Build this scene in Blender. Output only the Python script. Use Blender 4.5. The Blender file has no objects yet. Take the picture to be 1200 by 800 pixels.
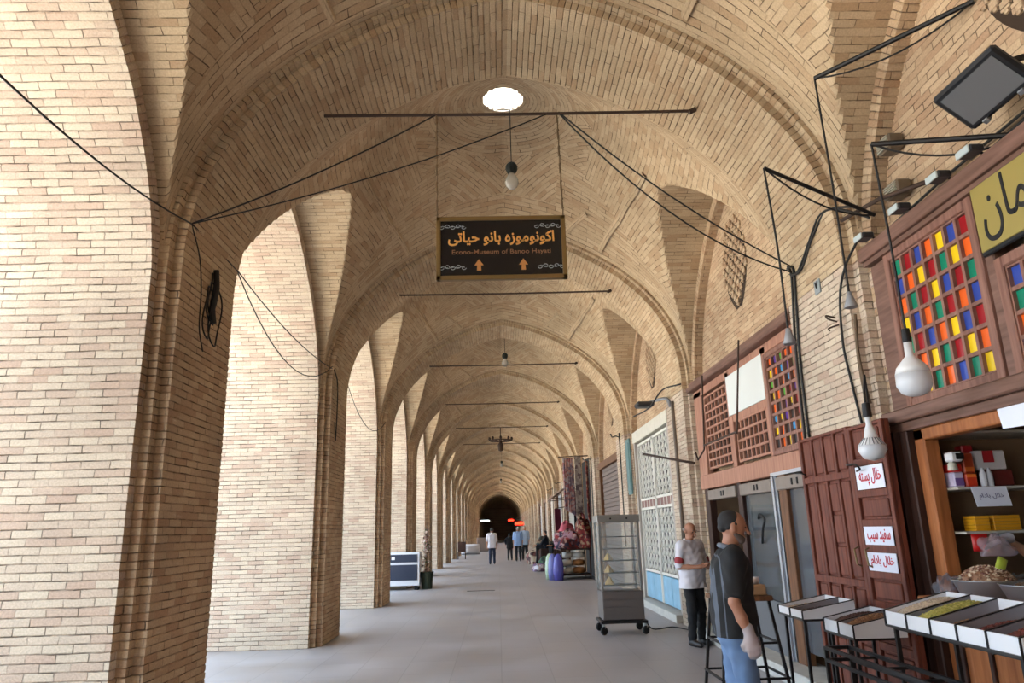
import bpy, bmesh, math, random
import numpy as np
from mathutils import Vector, Matrix
random.seed(7); np.random.seed(7)
sc = bpy.context.scene
COL = sc.collection
# ------------------------------------------------------------------ camera
F_PX, VP, ROLL, EYE = 843.3, (584.5, 622.0), math.radians(1.2), 1.65
d = Vector((VP[0]-600, 400-VP[1], -F_PX)).normalized()
u0 = Vector((-math.sin(ROLL), math.cos(ROLL), 0)); u = (u0 - d*u0.dot(d)).normalized()
xr = d.cross(u)
RM = Matrix((xr, d, u))                       # rows: world axes seen in camera space
cam = bpy.data.cameras.new('camera'); camo = bpy.data.objects.new('camera', cam); COL.objects.link(camo)
camo.matrix_world = Matrix.Translation((0, 0, EYE)) @ RM.to_4x4()
cam.sensor_width = 36; cam.lens = 36*F_PX/1200; cam.clip_start = .05; cam.clip_end = 500
sc.camera = camo
# ------------------------------------------------------------------ light
sc.view_settings.view_transform = 'Standard'; sc.view_settings.look = 'None'
sc.view_settings.gamma = 1; sc.view_settings.use_curve_mapping = False
sc.view_settings.exposure = 2.42
w = bpy.data.worlds.new('sky'); sc.world = w; w.use_nodes = True
bg = w.node_tree.nodes['Background']; bg.inputs[0].default_value = (.66, .82, 1.0, 1); bg.inputs[1].default_value = 1.15
sun = bpy.data.lights.new('sun', 'SUN'); so = bpy.data.objects.new('sun', sun); COL.objects.link(so)
sun.energy = 18; sun.angle = math.radians(.6); sun.color = (1, .94, .84)
so.rotation_euler = Vector((-.50, .88, -.62)).to_track_quat('-Z', 'Y').to_euler(); so.location = (10, 0, 30)
try:
    sc.cycles.diffuse_bounces = 5; sc.cycles.max_bounces = 10; sc.cycles.sample_clamp_indirect = 6
    sc.cycles.use_denoising = True
except Exception: pass

# ------------------------------------------------------------------ materials
MATS = {}
def lin(c):
    return tuple(((x/12.92) if x <= .04045 else ((x+.055)/1.055)**2.4) for x in c)
def mat(name, col, rough=.6, metal=0, spec=.5, trans=0, emit=None, es=1, alpha=1, noise=0, nscale=8, bump=0, coat=0, srgb=True, stripes=None):
    if name in MATS: return MATS[name]
    m = bpy.data.materials.new(name); m.use_nodes = True; nt = m.node_tree; b = nt.nodes['Principled BSDF']
    c = lin(col) if srgb else col
    b.inputs['Base Color'].default_value = (*c, 1); b.inputs['Roughness'].default_value = rough
    b.inputs['Metallic'].default_value = metal; b.inputs['Specular IOR Level'].default_value = spec
    b.inputs['Transmission Weight'].default_value = trans; b.inputs['Alpha'].default_value = alpha
    b.inputs['Coat Weight'].default_value = coat
    if emit: b.inputs['Emission Color'].default_value = (*lin(emit), 1); b.inputs['Emission Strength'].default_value = es
    if noise or bump:
        tc = nt.nodes.new('ShaderNodeTexCoord'); n = nt.nodes.new('ShaderNodeTexNoise'); n.inputs['Scale'].default_value = nscale
        n.inputs['Detail'].default_value = 5; nt.links.new(tc.outputs['Object'], n.inputs['Vector'])
        if noise:
            r = nt.nodes.new('ShaderNodeMapRange'); r.inputs['From Min'].default_value = .25; r.inputs['From Max'].default_value = .75
            r.inputs['To Min'].default_value = 1-noise; r.inputs['To Max'].default_value = 1+noise
            nt.links.new(n.outputs[0], r.inputs['Value'])
            h = nt.nodes.new('ShaderNodeMix'); h.data_type = 'RGBA'; h.blend_type = 'MULTIPLY'; h.inputs[0].default_value = 1
            h.inputs[6].default_value = (*c, 1); nt.links.new(r.outputs[0], h.inputs[7]); nt.links.new(h.outputs[2], b.inputs['Base Color'])
        if bump:
            bp = nt.nodes.new('ShaderNodeBump'); bp.inputs['Distance'].default_value = bump; nt.links.new(n.outputs[0], bp.inputs['Height'])
            nt.links.new(bp.outputs[0], b.inputs['Normal'])
    MATS[name] = m; return m

def brick_mat(name, c1, c2, cm, bw=.235, rh=.065, ms=.007, bump=.006, white=.12, stain=.25, tint=None):
    m = bpy.data.materials.new(name); m.use_nodes = True; nt = m.node_tree; L = nt.links.new; N = nt.nodes.new
    b = nt.nodes['Principled BSDF']; b.inputs['Roughness'].default_value = .9; b.inputs['Specular IOR Level'].default_value = .15
    uv = N('ShaderNodeUVMap'); uv.uv_map = 'UVMap'
    geo = N('ShaderNodeNewGeometry')
    nz = N('ShaderNodeTexNoise'); nz.inputs['Scale'].default_value = 4.5; nz.inputs['Detail'].default_value = 3; L(uv.outputs[0], nz.inputs[0])
    sb = N('ShaderNodeVectorMath'); sb.operation = 'SUBTRACT'; L(nz.outputs[1], sb.inputs[0]); sb.inputs[1].default_value = (.5, .5, .5)
    scl = N('ShaderNodeVectorMath'); scl.operation = 'MULTIPLY'; L(sb.outputs[0], scl.inputs[0]); scl.inputs[1].default_value = (.045, .018, 0)
    ad = N('ShaderNodeVectorMath'); L(uv.outputs[0], ad.inputs[0]); L(scl.outputs[0], ad.inputs[1])
    br = N('ShaderNodeTexBrick'); br.offset = .5; br.squash = 1
    br.inputs['Color1'].default_value = (*lin(c1), 1); br.inputs['Color2'].default_value = (*lin(c2), 1); br.inputs['Mortar'].default_value = (*lin(cm), 1)
    br.inputs['Scale'].default_value = 1; br.inputs['Mortar Size'].default_value = ms; br.inputs['Mortar Smooth'].default_value = .35
    br.inputs['Brick Width'].default_value = bw; br.inputs['Row Height'].default_value = rh; br.inputs['Bias'].default_value = -.1
    L(ad.outputs[0], br.inputs[0])
    nm = N('ShaderNodeTexNoise'); nm.inputs['Scale'].default_value = 5.5; nm.inputs['Detail'].default_value = 4; L(uv.outputs[0], nm.inputs[0])
    rm = N('ShaderNodeMapRange'); rm.inputs[1].default_value = .42; rm.inputs[2].default_value = .62; rm.inputs[3].default_value = .15; rm.inputs[4].default_value = 1; L(nm.outputs[0], rm.inputs[0])
    mf = N('ShaderNodeMath'); mf.operation = 'MULTIPLY'; L(br.outputs[1], mf.inputs[0]); L(rm.outputs[0], mf.inputs[1])
    mid = tuple((a+b_)/2 for a, b_ in zip(c1, c2)); br.inputs['Mortar'].default_value = (*lin(mid), 1)
    mm = N('ShaderNodeMix'); mm.data_type = 'RGBA'; L(mf.outputs[0], mm.inputs[0]); L(br.outputs[0], mm.inputs[6]); mm.inputs[7].default_value = (*lin(tuple(x*.72 for x in cm)), 1)
    # odd bricks: a second brick pattern tints single bricks pink or grey
    b3 = N('ShaderNodeTexBrick'); b3.offset = .5; b3.inputs['Scale'].default_value = 1; b3.inputs['Brick Width'].default_value = bw; b3.inputs['Row Height'].default_value = rh; b3.inputs['Mortar Size'].default_value = 0
    b3.inputs['Color1'].default_value = (1.0, 1.0, 1.0, 1); b3.inputs['Color2'].default_value = (.93, .74, .68, 1); b3.inputs['Bias'].default_value = -.55; L(ad.outputs[0], b3.inputs[0])
    m0 = N('ShaderNodeMix'); m0.data_type = 'RGBA'; m0.blend_type = 'MULTIPLY'; m0.inputs[0].default_value = .8; L(mm.outputs[2], m0.inputs[6]); L(b3.outputs[0], m0.inputs[7])
    # patches of paler, limed brick and broad colour drift
    n2 = N('ShaderNodeTexNoise'); n2.inputs['Scale'].default_value = .55; n2.inputs['Detail'].default_value = 4; L(geo.outputs['Position'], n2.inputs[0])
    r2 = N('ShaderNodeMapRange'); r2.inputs[1].default_value = .3; r2.inputs[2].default_value = .7; r2.inputs[3].default_value = 1-stain; r2.inputs[4].default_value = 1+stain*.5
    L(n2.outputs[0], r2.inputs[0])
    mx = N('ShaderNodeMix'); mx.data_type = 'RGBA'; mx.blend_type = 'MULTIPLY'; mx.inputs[0].default_value = 1
    L(m0.outputs[2], mx.inputs[6]); L(r2.outputs[0], mx.inputs[7])
    n3 = N('ShaderNodeTexNoise'); n3.inputs['Scale'].default_value = 3.2; n3.inputs['Detail'].default_value = 6; n3.inputs['Roughness'].default_value = .7
    mp = N('ShaderNodeMapping'); mp.inputs['Scale'].default_value = (.6, 2.4, 1); L(uv.outputs[0], mp.inputs[0]); L(mp.outputs[0], n3.inputs[0])
    r3 = N('ShaderNodeMapRange'); r3.inputs[1].default_value = .60; r3.inputs[2].default_value = .72; r3.inputs[3].default_value = 0; r3.inputs[4].default_value = white*3
    L(n3.outputs[0], r3.inputs[0])
    m2 = N('ShaderNodeMix'); m2.data_type = 'RGBA'; L(r3.outputs[0], m2.inputs[0]); L(mx.outputs[2], m2.inputs[6]); m2.inputs[7].default_value = (*lin((.86, .80, .72)), 1)
    # fine grain
    n4 = N('ShaderNodeTexNoise'); n4.inputs['Scale'].default_value = 60; n4.inputs['Detail'].default_value = 3; L(uv.outputs[0], n4.inputs[0])
    r4 = N('ShaderNodeMapRange'); r4.inputs[1].default_value = .3; r4.inputs[2].default_value = .7; r4.inputs[3].default_value = .86; r4.inputs[4].default_value = 1.1; L(n4.outputs[0], r4.inputs[0])
    m3 = N('ShaderNodeMix'); m3.data_type = 'RGBA'; m3.blend_type = 'MULTIPLY'; m3.inputs[0].default_value = 1; L(m2.outputs[2], m3.inputs[6]); L(r4.outputs[0], m3.inputs[7])
    L(m3.outputs[2], b.inputs['Base Color'])
    inv = N('ShaderNodeMath'); inv.operation = 'SUBTRACT'; inv.inputs[0].default_value = 1; L(mf.outputs[0], inv.inputs[1])
    ml = N('ShaderNodeMath'); ml.operation = 'MULTIPLY_ADD'; L(n4.outputs[0], ml.inputs[0]); ml.inputs[1].default_value = .35; L(inv.outputs[0], ml.inputs[2])
    bp = N('ShaderNodeBump'); bp.inputs['Strength'].default_value = 1; bp.inputs['Distance'].default_value = bump; L(ml.outputs[0], bp.inputs['Height'])
    L(bp.outputs[0], b.inputs['Normal'])
    MATS[name] = m; return m
M_BR = brick_mat('buff_brick', (.77, .67, .55), (.69, .585, .475), (.58, .49, .40), ms=.005, bump=.009)
M_BV = brick_mat('vault_brick', (.77, .68, .56), (.70, .61, .49), (.56, .47, .38), white=.10, ms=.0045, bw=.30)
M_BP = brick_mat('pink_buff_brick', (.81, .745, .66), (.74, .66, .59), (.62, .55, .48), white=.1, bump=.011, ms=.005)

def floor_mat():
    m = bpy.data.materials.new('stone_paving'); m.use_nodes = True; nt = m.node_tree; L = nt.links.new; N = nt.nodes.new
    b = nt.nodes['Principled BSDF']; b.inputs['Specular IOR Level'].default_value = .45
    g = N('ShaderNodeNewGeometry'); rot = N('ShaderNodeMapping'); rot.inputs['Rotation'].default_value = (0, 0, math.pi/2); L(g.outputs['Position'], rot.inputs[0])
    br = N('ShaderNodeTexBrick'); br.inputs['Scale'].default_value = 1; br.inputs['Brick Width'].default_value = .9; br.inputs['Row Height'].default_value = .6
    br.inputs['Mortar Size'].default_value = .006; br.inputs['Color1'].default_value = (*lin((.65, .64, .645)), 1); br.inputs['Color2'].default_value = (*lin((.63, .615, .62)), 1)
    br.inputs['Mortar'].default_value = (*lin((.59, .58, .58)), 1); br.inputs['Bias'].default_value = -.2; L(rot.outputs[0], br.inputs[0])
    n = N('ShaderNodeTexNoise'); n.inputs['Scale'].default_value = .8; n.inputs['Detail'].default_value = 8; L(g.outputs['Position'], n.inputs[0])
    cr = N('ShaderNodeValToRGB'); cr.color_ramp.elements[0].position = .3; cr.color_ramp.elements[0].color = (.80, .77, .74, 1); cr.color_ramp.elements[1].position = .7; cr.color_ramp.elements[1].color = (1.05, 1.05, 1.07, 1)
    L(n.outputs[0], cr.inputs[0]); mx = N('ShaderNodeMix'); mx.data_type = 'RGBA'; mx.blend_type = 'MULTIPLY'; mx.inputs[0].default_value = 1
    L(br.outputs[0], mx.inputs[6]); L(cr.outputs[0], mx.inputs[7]); L(mx.outputs[2], b.inputs['Base Color'])
    r = N('ShaderNodeMapRange'); r.inputs[1].default_value = .3; r.inputs[2].default_value = .7; r.inputs[3].default_value = .38; r.inputs[4].default_value = .58; L(n.outputs[0], r.inputs[0]); L(r.outputs[0], b.inputs['Roughness'])
    bp = N('ShaderNodeBump'); bp.inputs['Distance'].default_value = .002; bp.inputs['Strength'].default_value = .5; inv = N('ShaderNodeMath'); inv.operation = 'SUBTRACT'; inv.inputs[0].default_value = 1; L(br.outputs[1], inv.inputs[1]); L(inv.outputs[0], bp.inputs['Height']); L(bp.outputs[0], b.inputs['Normal'])
    return m
M_FL = floor_mat()
def wood(name, c1, c2, sc_=6, rough=.55, axis='Z'):
    m = bpy.data.materials.new(name); m.use_nodes = True; nt = m.node_tree; L = nt.links.new; N = nt.nodes.new
    b = nt.nodes['Principled BSDF']; b.inputs['Roughness'].default_value = rough; b.inputs['Specular IOR Level'].default_value = .3
    tc = N('ShaderNodeTexCoord'); mp = N('ShaderNodeMapping'); s = {'Z': (9, 9, .7), 'Y': (9, .7, 9), 'X': (.7, 9, 9)}[axis]; mp.inputs['Scale'].default_value = s; L(tc.outputs['Object'], mp.inputs[0])
    n = N('ShaderNodeTexNoise'); n.inputs['Scale'].default_value = sc_*.5; n.inputs['Detail'].default_value = 6; L(mp.outputs[0], n.inputs[0])
    cr = N('ShaderNodeValToRGB'); cr.color_ramp.elements[0].position = .32; cr.color_ramp.elements[0].color = (*lin(c2), 1); cr.color_ramp.elements[1].position = .68; cr.color_ramp.elements[1].color = (*lin(c1), 1)
    L(n.outputs[0], cr.inputs[0]); L(cr.outputs[0], b.inputs['Base Color'])
    bp = N('ShaderNodeBump'); bp.inputs['Distance'].default_value = .002; L(n.outputs[0], bp.inputs['Height']); L(bp.outputs[0], b.inputs['Normal'])
    MATS[name] = m; return m
W_PINK = wood('weathered_pink_wood', (.70, .51, .42), (.60, .41, .33))
W_BEAM = wood('weathered_beam_wood', (.50, .37, .32), (.38, .27, .22), axis='Y')
W_DOOR = wood('dark_red_door_wood', (.47, .25, .18), (.34, .165, .125))
W_DARK = wood('dark_brown_wood', (.26, .16, .12), (.18, .11, .09))
W_ORG = wood('orange_wood', (.68, .42, .24), (.54, .31, .16))
W_PLAIN = wood('brown_post_wood', (.48, .32, .20), (.34, .22, .14))
BLK = mat('black_iron', (.10, .09, .09), .5, .3)
RUST = mat('rusty_iron', (.27, .20, .16), .7, .3)
CAB = mat('black_cable', (.07, .065, .06), .6)
WHT = mat('white_paint', (.86, .86, .87), .45)
GREY = mat('grey_metal', (.52, .53, .55), .4, .6)
STEEL = mat('stainless', (.72, .73, .74), .28, .9)
GOLD = mat('gold_letters', (.90, .66, .36), .4, .3)

# ------------------------------------------------------------------ mesh building
class MB:
    def __init__(s): s.v = []; s.f = []; s.uv = []; s.mi = []
    def quad(s, pts, uvs=None, mi=0):
        b = len(s.v); s.v += [tuple(p) for p in pts]; s.f.append(tuple(range(b, b+len(pts)))); s.uv.append(uvs or [(p[1], p[2]) for p in pts]); s.mi.append(mi)
    def grid(s, P, UV, flip=False, mi=0, mask=None, closed=False):   # P[i][j]
        P = np.asarray(P, float); UV = np.asarray(UV, float); n, m = P.shape[:2]; b = len(s.v)
        s.v += [tuple(x) for x in P.reshape(-1, 3)]
        for i in range(n-1):
            for j in range(m-1):
                if mask is not None and mask[i][j]: continue
                q = [(i, j), (i+1, j), (i+1, j+1), (i, j+1)]
                if flip: q = q[::-1]
                s.f.append(tuple(b+a*m+c for a, c in q)); s.uv.append([tuple(UV[a, c]) for a, c in q]); s.mi.append(mi)
    def box(s, lo, hi, mi=0, M=None, bev=0):
        x0, y0, z0 = lo; x1, y1, z1 = hi
        if x0 > x1: x0, x1 = x1, x0
        if y0 > y1: y0, y1 = y1, y0
        if z0 > z1: z0, z1 = z1, z0
        e = min(bev, (x1-x0)*.3, (y1-y0)*.3, (z1-z0)*.3) if bev else 0
        c = [(x0, y0, z0), (x1, y0, z0), (x1, y1, z0), (x0, y1, z0), (x0, y0, z1), (x1, y0, z1), (x1, y1, z1), (x0, y1, z1)]
        if M is not None: c = [tuple(M @ Vector(p)) for p in c]
        if e:
            bm = bmesh.new(); vs = [bm.verts.new(p) for p in c]
            for q in ((3, 2, 1, 0), (4, 5, 6, 7), (0, 1, 5, 4), (1, 2, 6, 5), (2, 3, 7, 6), (3, 0, 4, 7)): bm.faces.new([vs[i] for i in q])
            bmesh.ops.bevel(bm, geom=list(bm.edges), offset=e, segments=1, affect='EDGES'); bm.verts.index_update()
            b = len(s.v); s.v += [tuple(v.co) for v in bm.verts]
            for f in bm.faces: s.f.append(tuple(b+v.index for v in f.verts)); s.uv.append([(v.co[0]+v.co[1], v.co[2]) for v in f.verts]); s.mi.append(mi)
            bm.free(); return
        b = len(s.v); s.v += c
        for q in ((3, 2, 1, 0), (4, 5, 6, 7), (0, 1, 5, 4), (1, 2, 6, 5), (2, 3, 7, 6), (3, 0, 4, 7)):
            s.f.append(tuple(b+i for i in q)); s.mi.append(mi)
            s.uv.append([((c[i][0]+c[i][1]), c[i][2]) if q not in ((3, 2, 1, 0), (4, 5, 6, 7)) else (c[i][0], c[i][1]) for i in q])
    def tube(s, pts, r, n=8, mi=0, cap=True, r2=None):
        pts = [Vector(p) for p in pts]; m = len(pts); b = len(s.v)
        rs = r if isinstance(r, (list, tuple)) else [r + ((r2 if r2 is not None else r)-r)*i/max(1, m-1) for i in range(m)]
        prev = None
        for i, p in enumerate(pts):
            t = (pts[min(i+1, m-1)]-pts[max(i-1, 0)]).normalized()
            a = prev if prev is not None else (Vector((0, 0, 1)) if abs(t.z) < .9 else Vector((1, 0, 0)))
            x = (a - t*a.dot(t)).normalized(); prev = x; y = t.cross(x)
            for k in range(n):
                an = 2*math.pi*k/n; s.v.append(tuple(p+x*math.cos(an)*rs[i]+y*math.sin(an)*rs[i]))
        for i in range(m-1):
            for k in range(n):
                k2 = (k+1) % n; s.f.append((b+i*n+k, b+i*n+k2, b+(i+1)*n+k2, b+(i+1)*n+k)); s.uv.append([(0, 0), (.1, 0), (.1, .1), (0, .1)]); s.mi.append(mi)
        if cap:
            s.f.append(tuple(b+k for k in range(n))[::-1]); s.uv.append([(0, 0)]*n); s.mi.append(mi)
            s.f.append(tuple(b+(m-1)*n+k for k in range(n))); s.uv.append([(0, 0)]*n); s.mi.append(mi)
    def bar(s, a, b_, w_, h_=None, mi=0):     # square bar between two points
        a = Vector(a); b_ = Vector(b_); t = (b_-a).normalized(); up = Vector((0, 0, 1)) if abs(t.z) < .95 else Vector((0, 1, 0))
        x = t.cross(up).normalized(); y = x.cross(t); h_ = h_ or w_; c = []
        for p in (a, b_):
            for sx, sy in ((-1, -1), (1, -1), (1, 1), (-1, 1)): c.append(tuple(p + x*sx*w_/2 + y*sy*h_/2))
        b = len(s.v); s.v += c
        for q in ((0, 1, 2, 3), (7, 6, 5, 4), (0, 4, 5, 1), (1, 5, 6, 2), (2, 6, 7, 3), (3, 7, 4, 0)): s.f.append(tuple(b+i for i in q)); s.uv.append([(0, 0)]*4); s.mi.append(mi)
    def lathe(s, prof, c=(0, 0, 0), n=20, mi=0, M=None, sx=1, sy=1):
        b = len(s.v); c = Vector(c)
        for r, z in prof:
            for k in range(n):
                an = 2*math.pi*k/n; p = Vector((r*math.cos(an)*sx, r*math.sin(an)*sy, z)); p = (M @ p) if M is not None else p+c; s.v.append(tuple(p))
        for i in range(len(prof)-1):
            for k in range(n):
                k2 = (k+1) % n; s.f.append((b+i*n+k, b+i*n+k2, b+(i+1)*n+k2, b+(i+1)*n+k)); s.uv.append([(0, 0)]*4); s.mi.append(mi)
        if prof[0][0] > 1e-4: s.f.append(tuple(b+k for k in range(n))[::-1]); s.uv.append([(0, 0)]*n); s.mi.append(mi)
        if prof[-1][0] > 1e-4: s.f.append(tuple(b+(len(prof)-1)*n+k for k in range(n))); s.uv.append([(0, 0)]*n); s.mi.append(mi)
    def prism(s, poly, f, mi=0):      # poly list of 2D, f(p, side) -> 3D for side 0/1
        n = len(poly); A = [f(p, 0) for p in poly]; B = [f(p, 1) for p in poly]; b = len(s.v); s.v += [tuple(x) for x in A+B]
        s.f.append(tuple(range(b, b+n))[::-1]); s.f.append(tuple(range(b+n, b+2*n))); s.uv += [[(p[0], p[1]) for p in poly][::-1], [(p[0], p[1]) for p in poly]]; s.mi += [mi, mi]
        for i in range(n):
            j = (i+1) % n; s.f.append((b+i, b+j, b+n+j, b+n+i)); s.uv.append([(0, 0)]*4); s.mi.append(mi)
    def mesh(s, name, mats, smooth=False):
        me = bpy.data.meshes.new(name); me.from_pydata(s.v, [], s.f); ul = me.uv_layers.new(name='UVMap')
        flat = [c for f in s.uv for p in f for c in p[:2]]
        if len(flat) == 2*len(me.loops): ul.data.foreach_set('uv', flat)
        for m in (mats if isinstance(mats, (list, tuple)) else [mats]): me.materials.append(m)
        if any(s.mi): me.polygons.foreach_set('material_index', s.mi)
        if smooth: me.polygons.foreach_set('use_smooth', [True]*len(me.polygons))
        me.update(); return me
    def build(s, name, mats, parent=None, smooth=False, fix=True):
        me = s.mesh(name, mats, smooth)
        if fix:
            bm = bmesh.new(); bm.from_mesh(me); bmesh.ops.recalc_face_normals(bm, faces=bm.faces); bm.to_mesh(me); bm.free()
        o = bpy.data.objects.new(name, me); COL.objects.link(o)
        if parent is not None:
            o.parent = parent; o.matrix_parent_inverse = Matrix.Translation(parent.location).inverted() if parent.rotation_euler[2] == 0 else (Matrix.Translation(parent.location) @ Matrix.Rotation(parent.rotation_euler[2], 4, 'Z')).inverted()
        return o
def tag(o, label, cat, group=None, kind=None):
    if label: o['label'] = label
    if cat: o['category'] = cat
    if group: o['group'] = group
    if kind: o['kind'] = kind
    return o
def thing(name, label, cat, loc=(0, 0, 0), group=None):
    o = bpy.data.objects.new(name, None); o.empty_display_size = .1; COL.objects.link(o); o.location = loc; return tag(o, label, cat, group)
def struct(o, label=None):
    o['kind'] = 'structure'
    if label: o['label'] = label
    return o
def inst(me, name, loc=(0, 0, 0)):
    o = bpy.data.objects.new(name, me); COL.objects.link(o); o.location = loc; return o
def copy_tree(o, parent=None):
    c = o.copy(); COL.objects.link(c)
    if parent is not None: c.parent = parent
    for ch in [x for x in bpy.data.objects if x.parent == o]: copy_tree(ch, c)
    return c
def smoothpath(pts, n=6):
    pts = [np.array(p, float) for p in pts]; P = [2*pts[0]-pts[1]]+pts+[2*pts[-1]-pts[-2]]; out = []
    for i in range(1, len(P)-2):
        for k in range(n):
            t = k/n; a, b, c, e = P[i-1], P[i], P[i+1], P[i+2]
            out.append(.5*((2*b)+(-a+c)*t+(2*a-5*b+4*c-e)*t*t+(-a+3*b-3*c+e)*t**3))
    out.append(pts[-1]); return out
def sag(a, b, s_, n=14):
    a = np.array(a, float); b = np.array(b, float)
    return [a+(b-a)*t-np.array([0, 0, s_*4*t*(1-t)]) for t in np.linspace(0, 1, n)]
# Persian lettering from presentation forms, in visual order
_AR = {'ا': 'ﺍﺎ', 'د': 'ﺩﺪ', 'ر': 'ﺭﺮ', 'ز': 'ﺯﺰ', 'و': 'ﻭﻮ', 'ب': 'ﺏﺐﺑﺒ', 'پ': 'ﭖﭗﭘﭙ', 'ت': 'ﺕﺖﺗﺘ', 'س': 'ﺱﺲﺳﺴ', 'ح': 'ﺡﺢﺣﺤ', 'خ': 'ﺥﺦﺧﺨ', 'ف': 'ﻑﻒﻓﻔ',
       'ک': 'ﮎﮏﮐﮑ', 'ل': 'ﻝﻞﻟﻠ', 'م': 'ﻡﻢﻣﻤ', 'ن': 'ﻥﻦﻧﻨ', 'ه': 'ﻩﻪﻫﻬ', 'ی': 'ﯼﯽﯾﯿ'}
def fa(t):
    out = []
    for i, ch in enumerate(t):
        if ch not in _AR: out.append(ch); continue
        pj = i > 0 and t[i-1] in _AR and len(_AR[t[i-1]]) == 4
        nj = i+1 < len(t) and t[i+1] in _AR and len(_AR[ch]) == 4
        f_ = _AR[ch]; out.append(f_[3] if pj and nj else f_[1] if pj else f_[2] if nj else f_[0])
    return ''.join(out[::-1])
def text(body, w_, h_, center, right, up, m, name, parent=None, thick=.002, bold=0):
    c = bpy.data.curves.new('lettering', 'FONT'); c.body = body; c.size = 1; c.extrude = .01; c.offset = bold
    o = bpy.data.objects.new('lettering', c); COL.objects.link(o); dg = bpy.context.evaluated_depsgraph_get()
    me = bpy.data.meshes.new_from_object(o.evaluated_get(dg)); bpy.data.objects.remove(o)
    co = np.array([v.co[:] for v in me.vertices]); mn = co.min(0); mx = co.max(0); cen = (mn+mx)/2; s_ = (mx-mn)
    R_ = Vector(right).normalized(); U = Vector(up).normalized(); N_ = R_.cross(U); ce = Vector(center)
    for v in me.vertices:
        x = (v.co.x-cen[0])/s_[0]*w_; y = (v.co.y-cen[1])/s_[1]*h_; z = (v.co.z/.01)*thick
        v.co = ce + R_*x + U*y + N_*z
    me.materials.clear(); me.materials.append(m); me.name = name
    ob = bpy.data.objects.new(name, me); COL.objects.link(ob)
    if parent is not None: ob.parent = parent; ob.matrix_parent_inverse = Matrix.Translation(parent.location).inverted()
    return ob

# ------------------------------------------------------------------ the arcade: dimensions
CX = .2; HW = 2.965; PER = 5.91; P0 = 6.70; BH = 2.125          # centre line, half width, bay spacing, centre of pier 0, half bay
LC = 8.7/134                                                    # course height
TR = [0, .4, .8, 1.2, 1.63, 2.0, 2.39, 2.65, 2.83, 2.925, 2.96, 2.965]
TZ = [6.79, 6.70, 6.585, 6.41, 6.17, 5.915, 5.55, 5.20, 4.83, 4.48, 4.2, 3.9]
def curve(R_, Z_, n=400):
    p = np.array(smoothpath(list(zip(R_, Z_)), 12)); return p
Tc = curve(TR, TZ)[::-1]                                        # springing -> apex
JR = [0, .3, .58, .9, 1.18, 1.5, 1.76, 1.95, 2.06, 2.115, BH]
JZ = [6.30, 6.19, 6.02, 5.80, 5.56, 5.24, 4.88, 4.52, 4.18, 3.9, 3.6]
Jc = curve(JR, JZ)[::-1]
def offset(c, o):
    t = np.gradient(c, axis=0); t /= np.linalg.norm(t, axis=1)[:, None]; nrm = np.stack([t[:, 1], -t[:, 0]], 1)   # outward
    q = c+nrm*o; q[:, 0] = np.maximum(q[:, 0], 0) if o < 0 else q[:, 0]; return q
def height_fn(c, o):
    q = offset(c, o); i = np.argsort(q[:, 0]); r = q[i, 0]; z = q[i, 1]
    if r[0] > 0: z = np.r_[z[0]+r[0]*.25, z]; r = np.r_[0, r]
    return lambda a: np.interp(np.abs(a), r, z)
A0 = height_fn(Tc, .13); B0 = height_fn(Jc, .16)
def AV(x, v):
    g = np.clip(1-(np.abs(x)/3.0)**2.6, 0, 1); return A0(x)+1.12*g*(1-v*v)
def VS(x, y): return np.maximum(AV(x, np.clip(np.abs(y)/BH, 0, 1)), B0(y))
def sweep_side(section, path, sgn, along, groove=.007, apex=True):
    """section [(a, n)] swept on path [(r, z)] (outward normal n); sgn = side; along(a, r, z) -> xyz"""
    seg = np.r_[0, np.cumsum(np.linalg.norm(np.diff(path, axis=0), axis=1))]
    tot = seg[-1]; nc = int(tot/LC); ts = []; ins = []
    for k in range(nc+1):
        for fr, g in ((0, 1), (.16, 0), (.84, 0)):
            t = (k+fr)*LC
            if t < tot: ts.append(t); ins.append(g)
    ts.append(tot); ins.append(0)
    r = np.interp(ts, seg, path[:, 0]); z = np.interp(ts, seg, path[:, 1])
    tr = np.gradient(r, ts); tz = np.gradient(z, ts); L_ = np.hypot(tr, tz); nr = tz/L_; nz = -tr/L_
    P = []; UV = []; cu = 0; us = [0]
    for i in range(1, len(section)): us.append(us[-1]+math.hypot(section[i][0]-section[i-1][0], section[i][1]-section[i-1][1]))
    rng = np.random.RandomState(3); jit = rng.uniform(-.004, .004, len(ts)); am = np.mean([s_[0] for s_ in section])
    for i in range(len(ts)):
        row = []; ur = []
        for k, (a, o) in enumerate(section):
            oo = o + ins[i]*groove + jit[i//3*3]*.6; aa = a - math.copysign(ins[i]*groove, a-am)*(1 if .02 < abs(a-am) else 0)
            rr = r[i]+nr[i]*oo; zz = z[i]-(-nz[i])*oo if False else z[i]+(-tr[i]/L_[i])*oo
            if apex and i == len(ts)-1: rr = 0; zz = z[i]+oo*1.06
            row.append(along(aa, sgn*max(rr, 0), zz)); ur.append((us[k], ts[i]))
        P.append(row); UV.append(ur)
    return np.array(P), np.array(UV)
wall_path = np.array([(HW, z) for z in np.linspace(0, 3.85, 20)]); arch_path = np.array([p for p in Tc])
SEC = [(.83, .165), (.73, .165), (.73, .085), (.63, .085), (.63, 0), (.2, 0), (-.2, 0), (-.63, 0), (-.63, .085), (-.73, .085), (-.73, .165), (-.83, .165)]
SECA = [(.80, .30), (.73, .13), (.73, .085), (.63, .085), (.63, 0), (.2, 0), (-.2, 0), (-.63, 0), (-.63, .085), (-.73, .085), (-.73, .13), (-.80, .30)]
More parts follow.
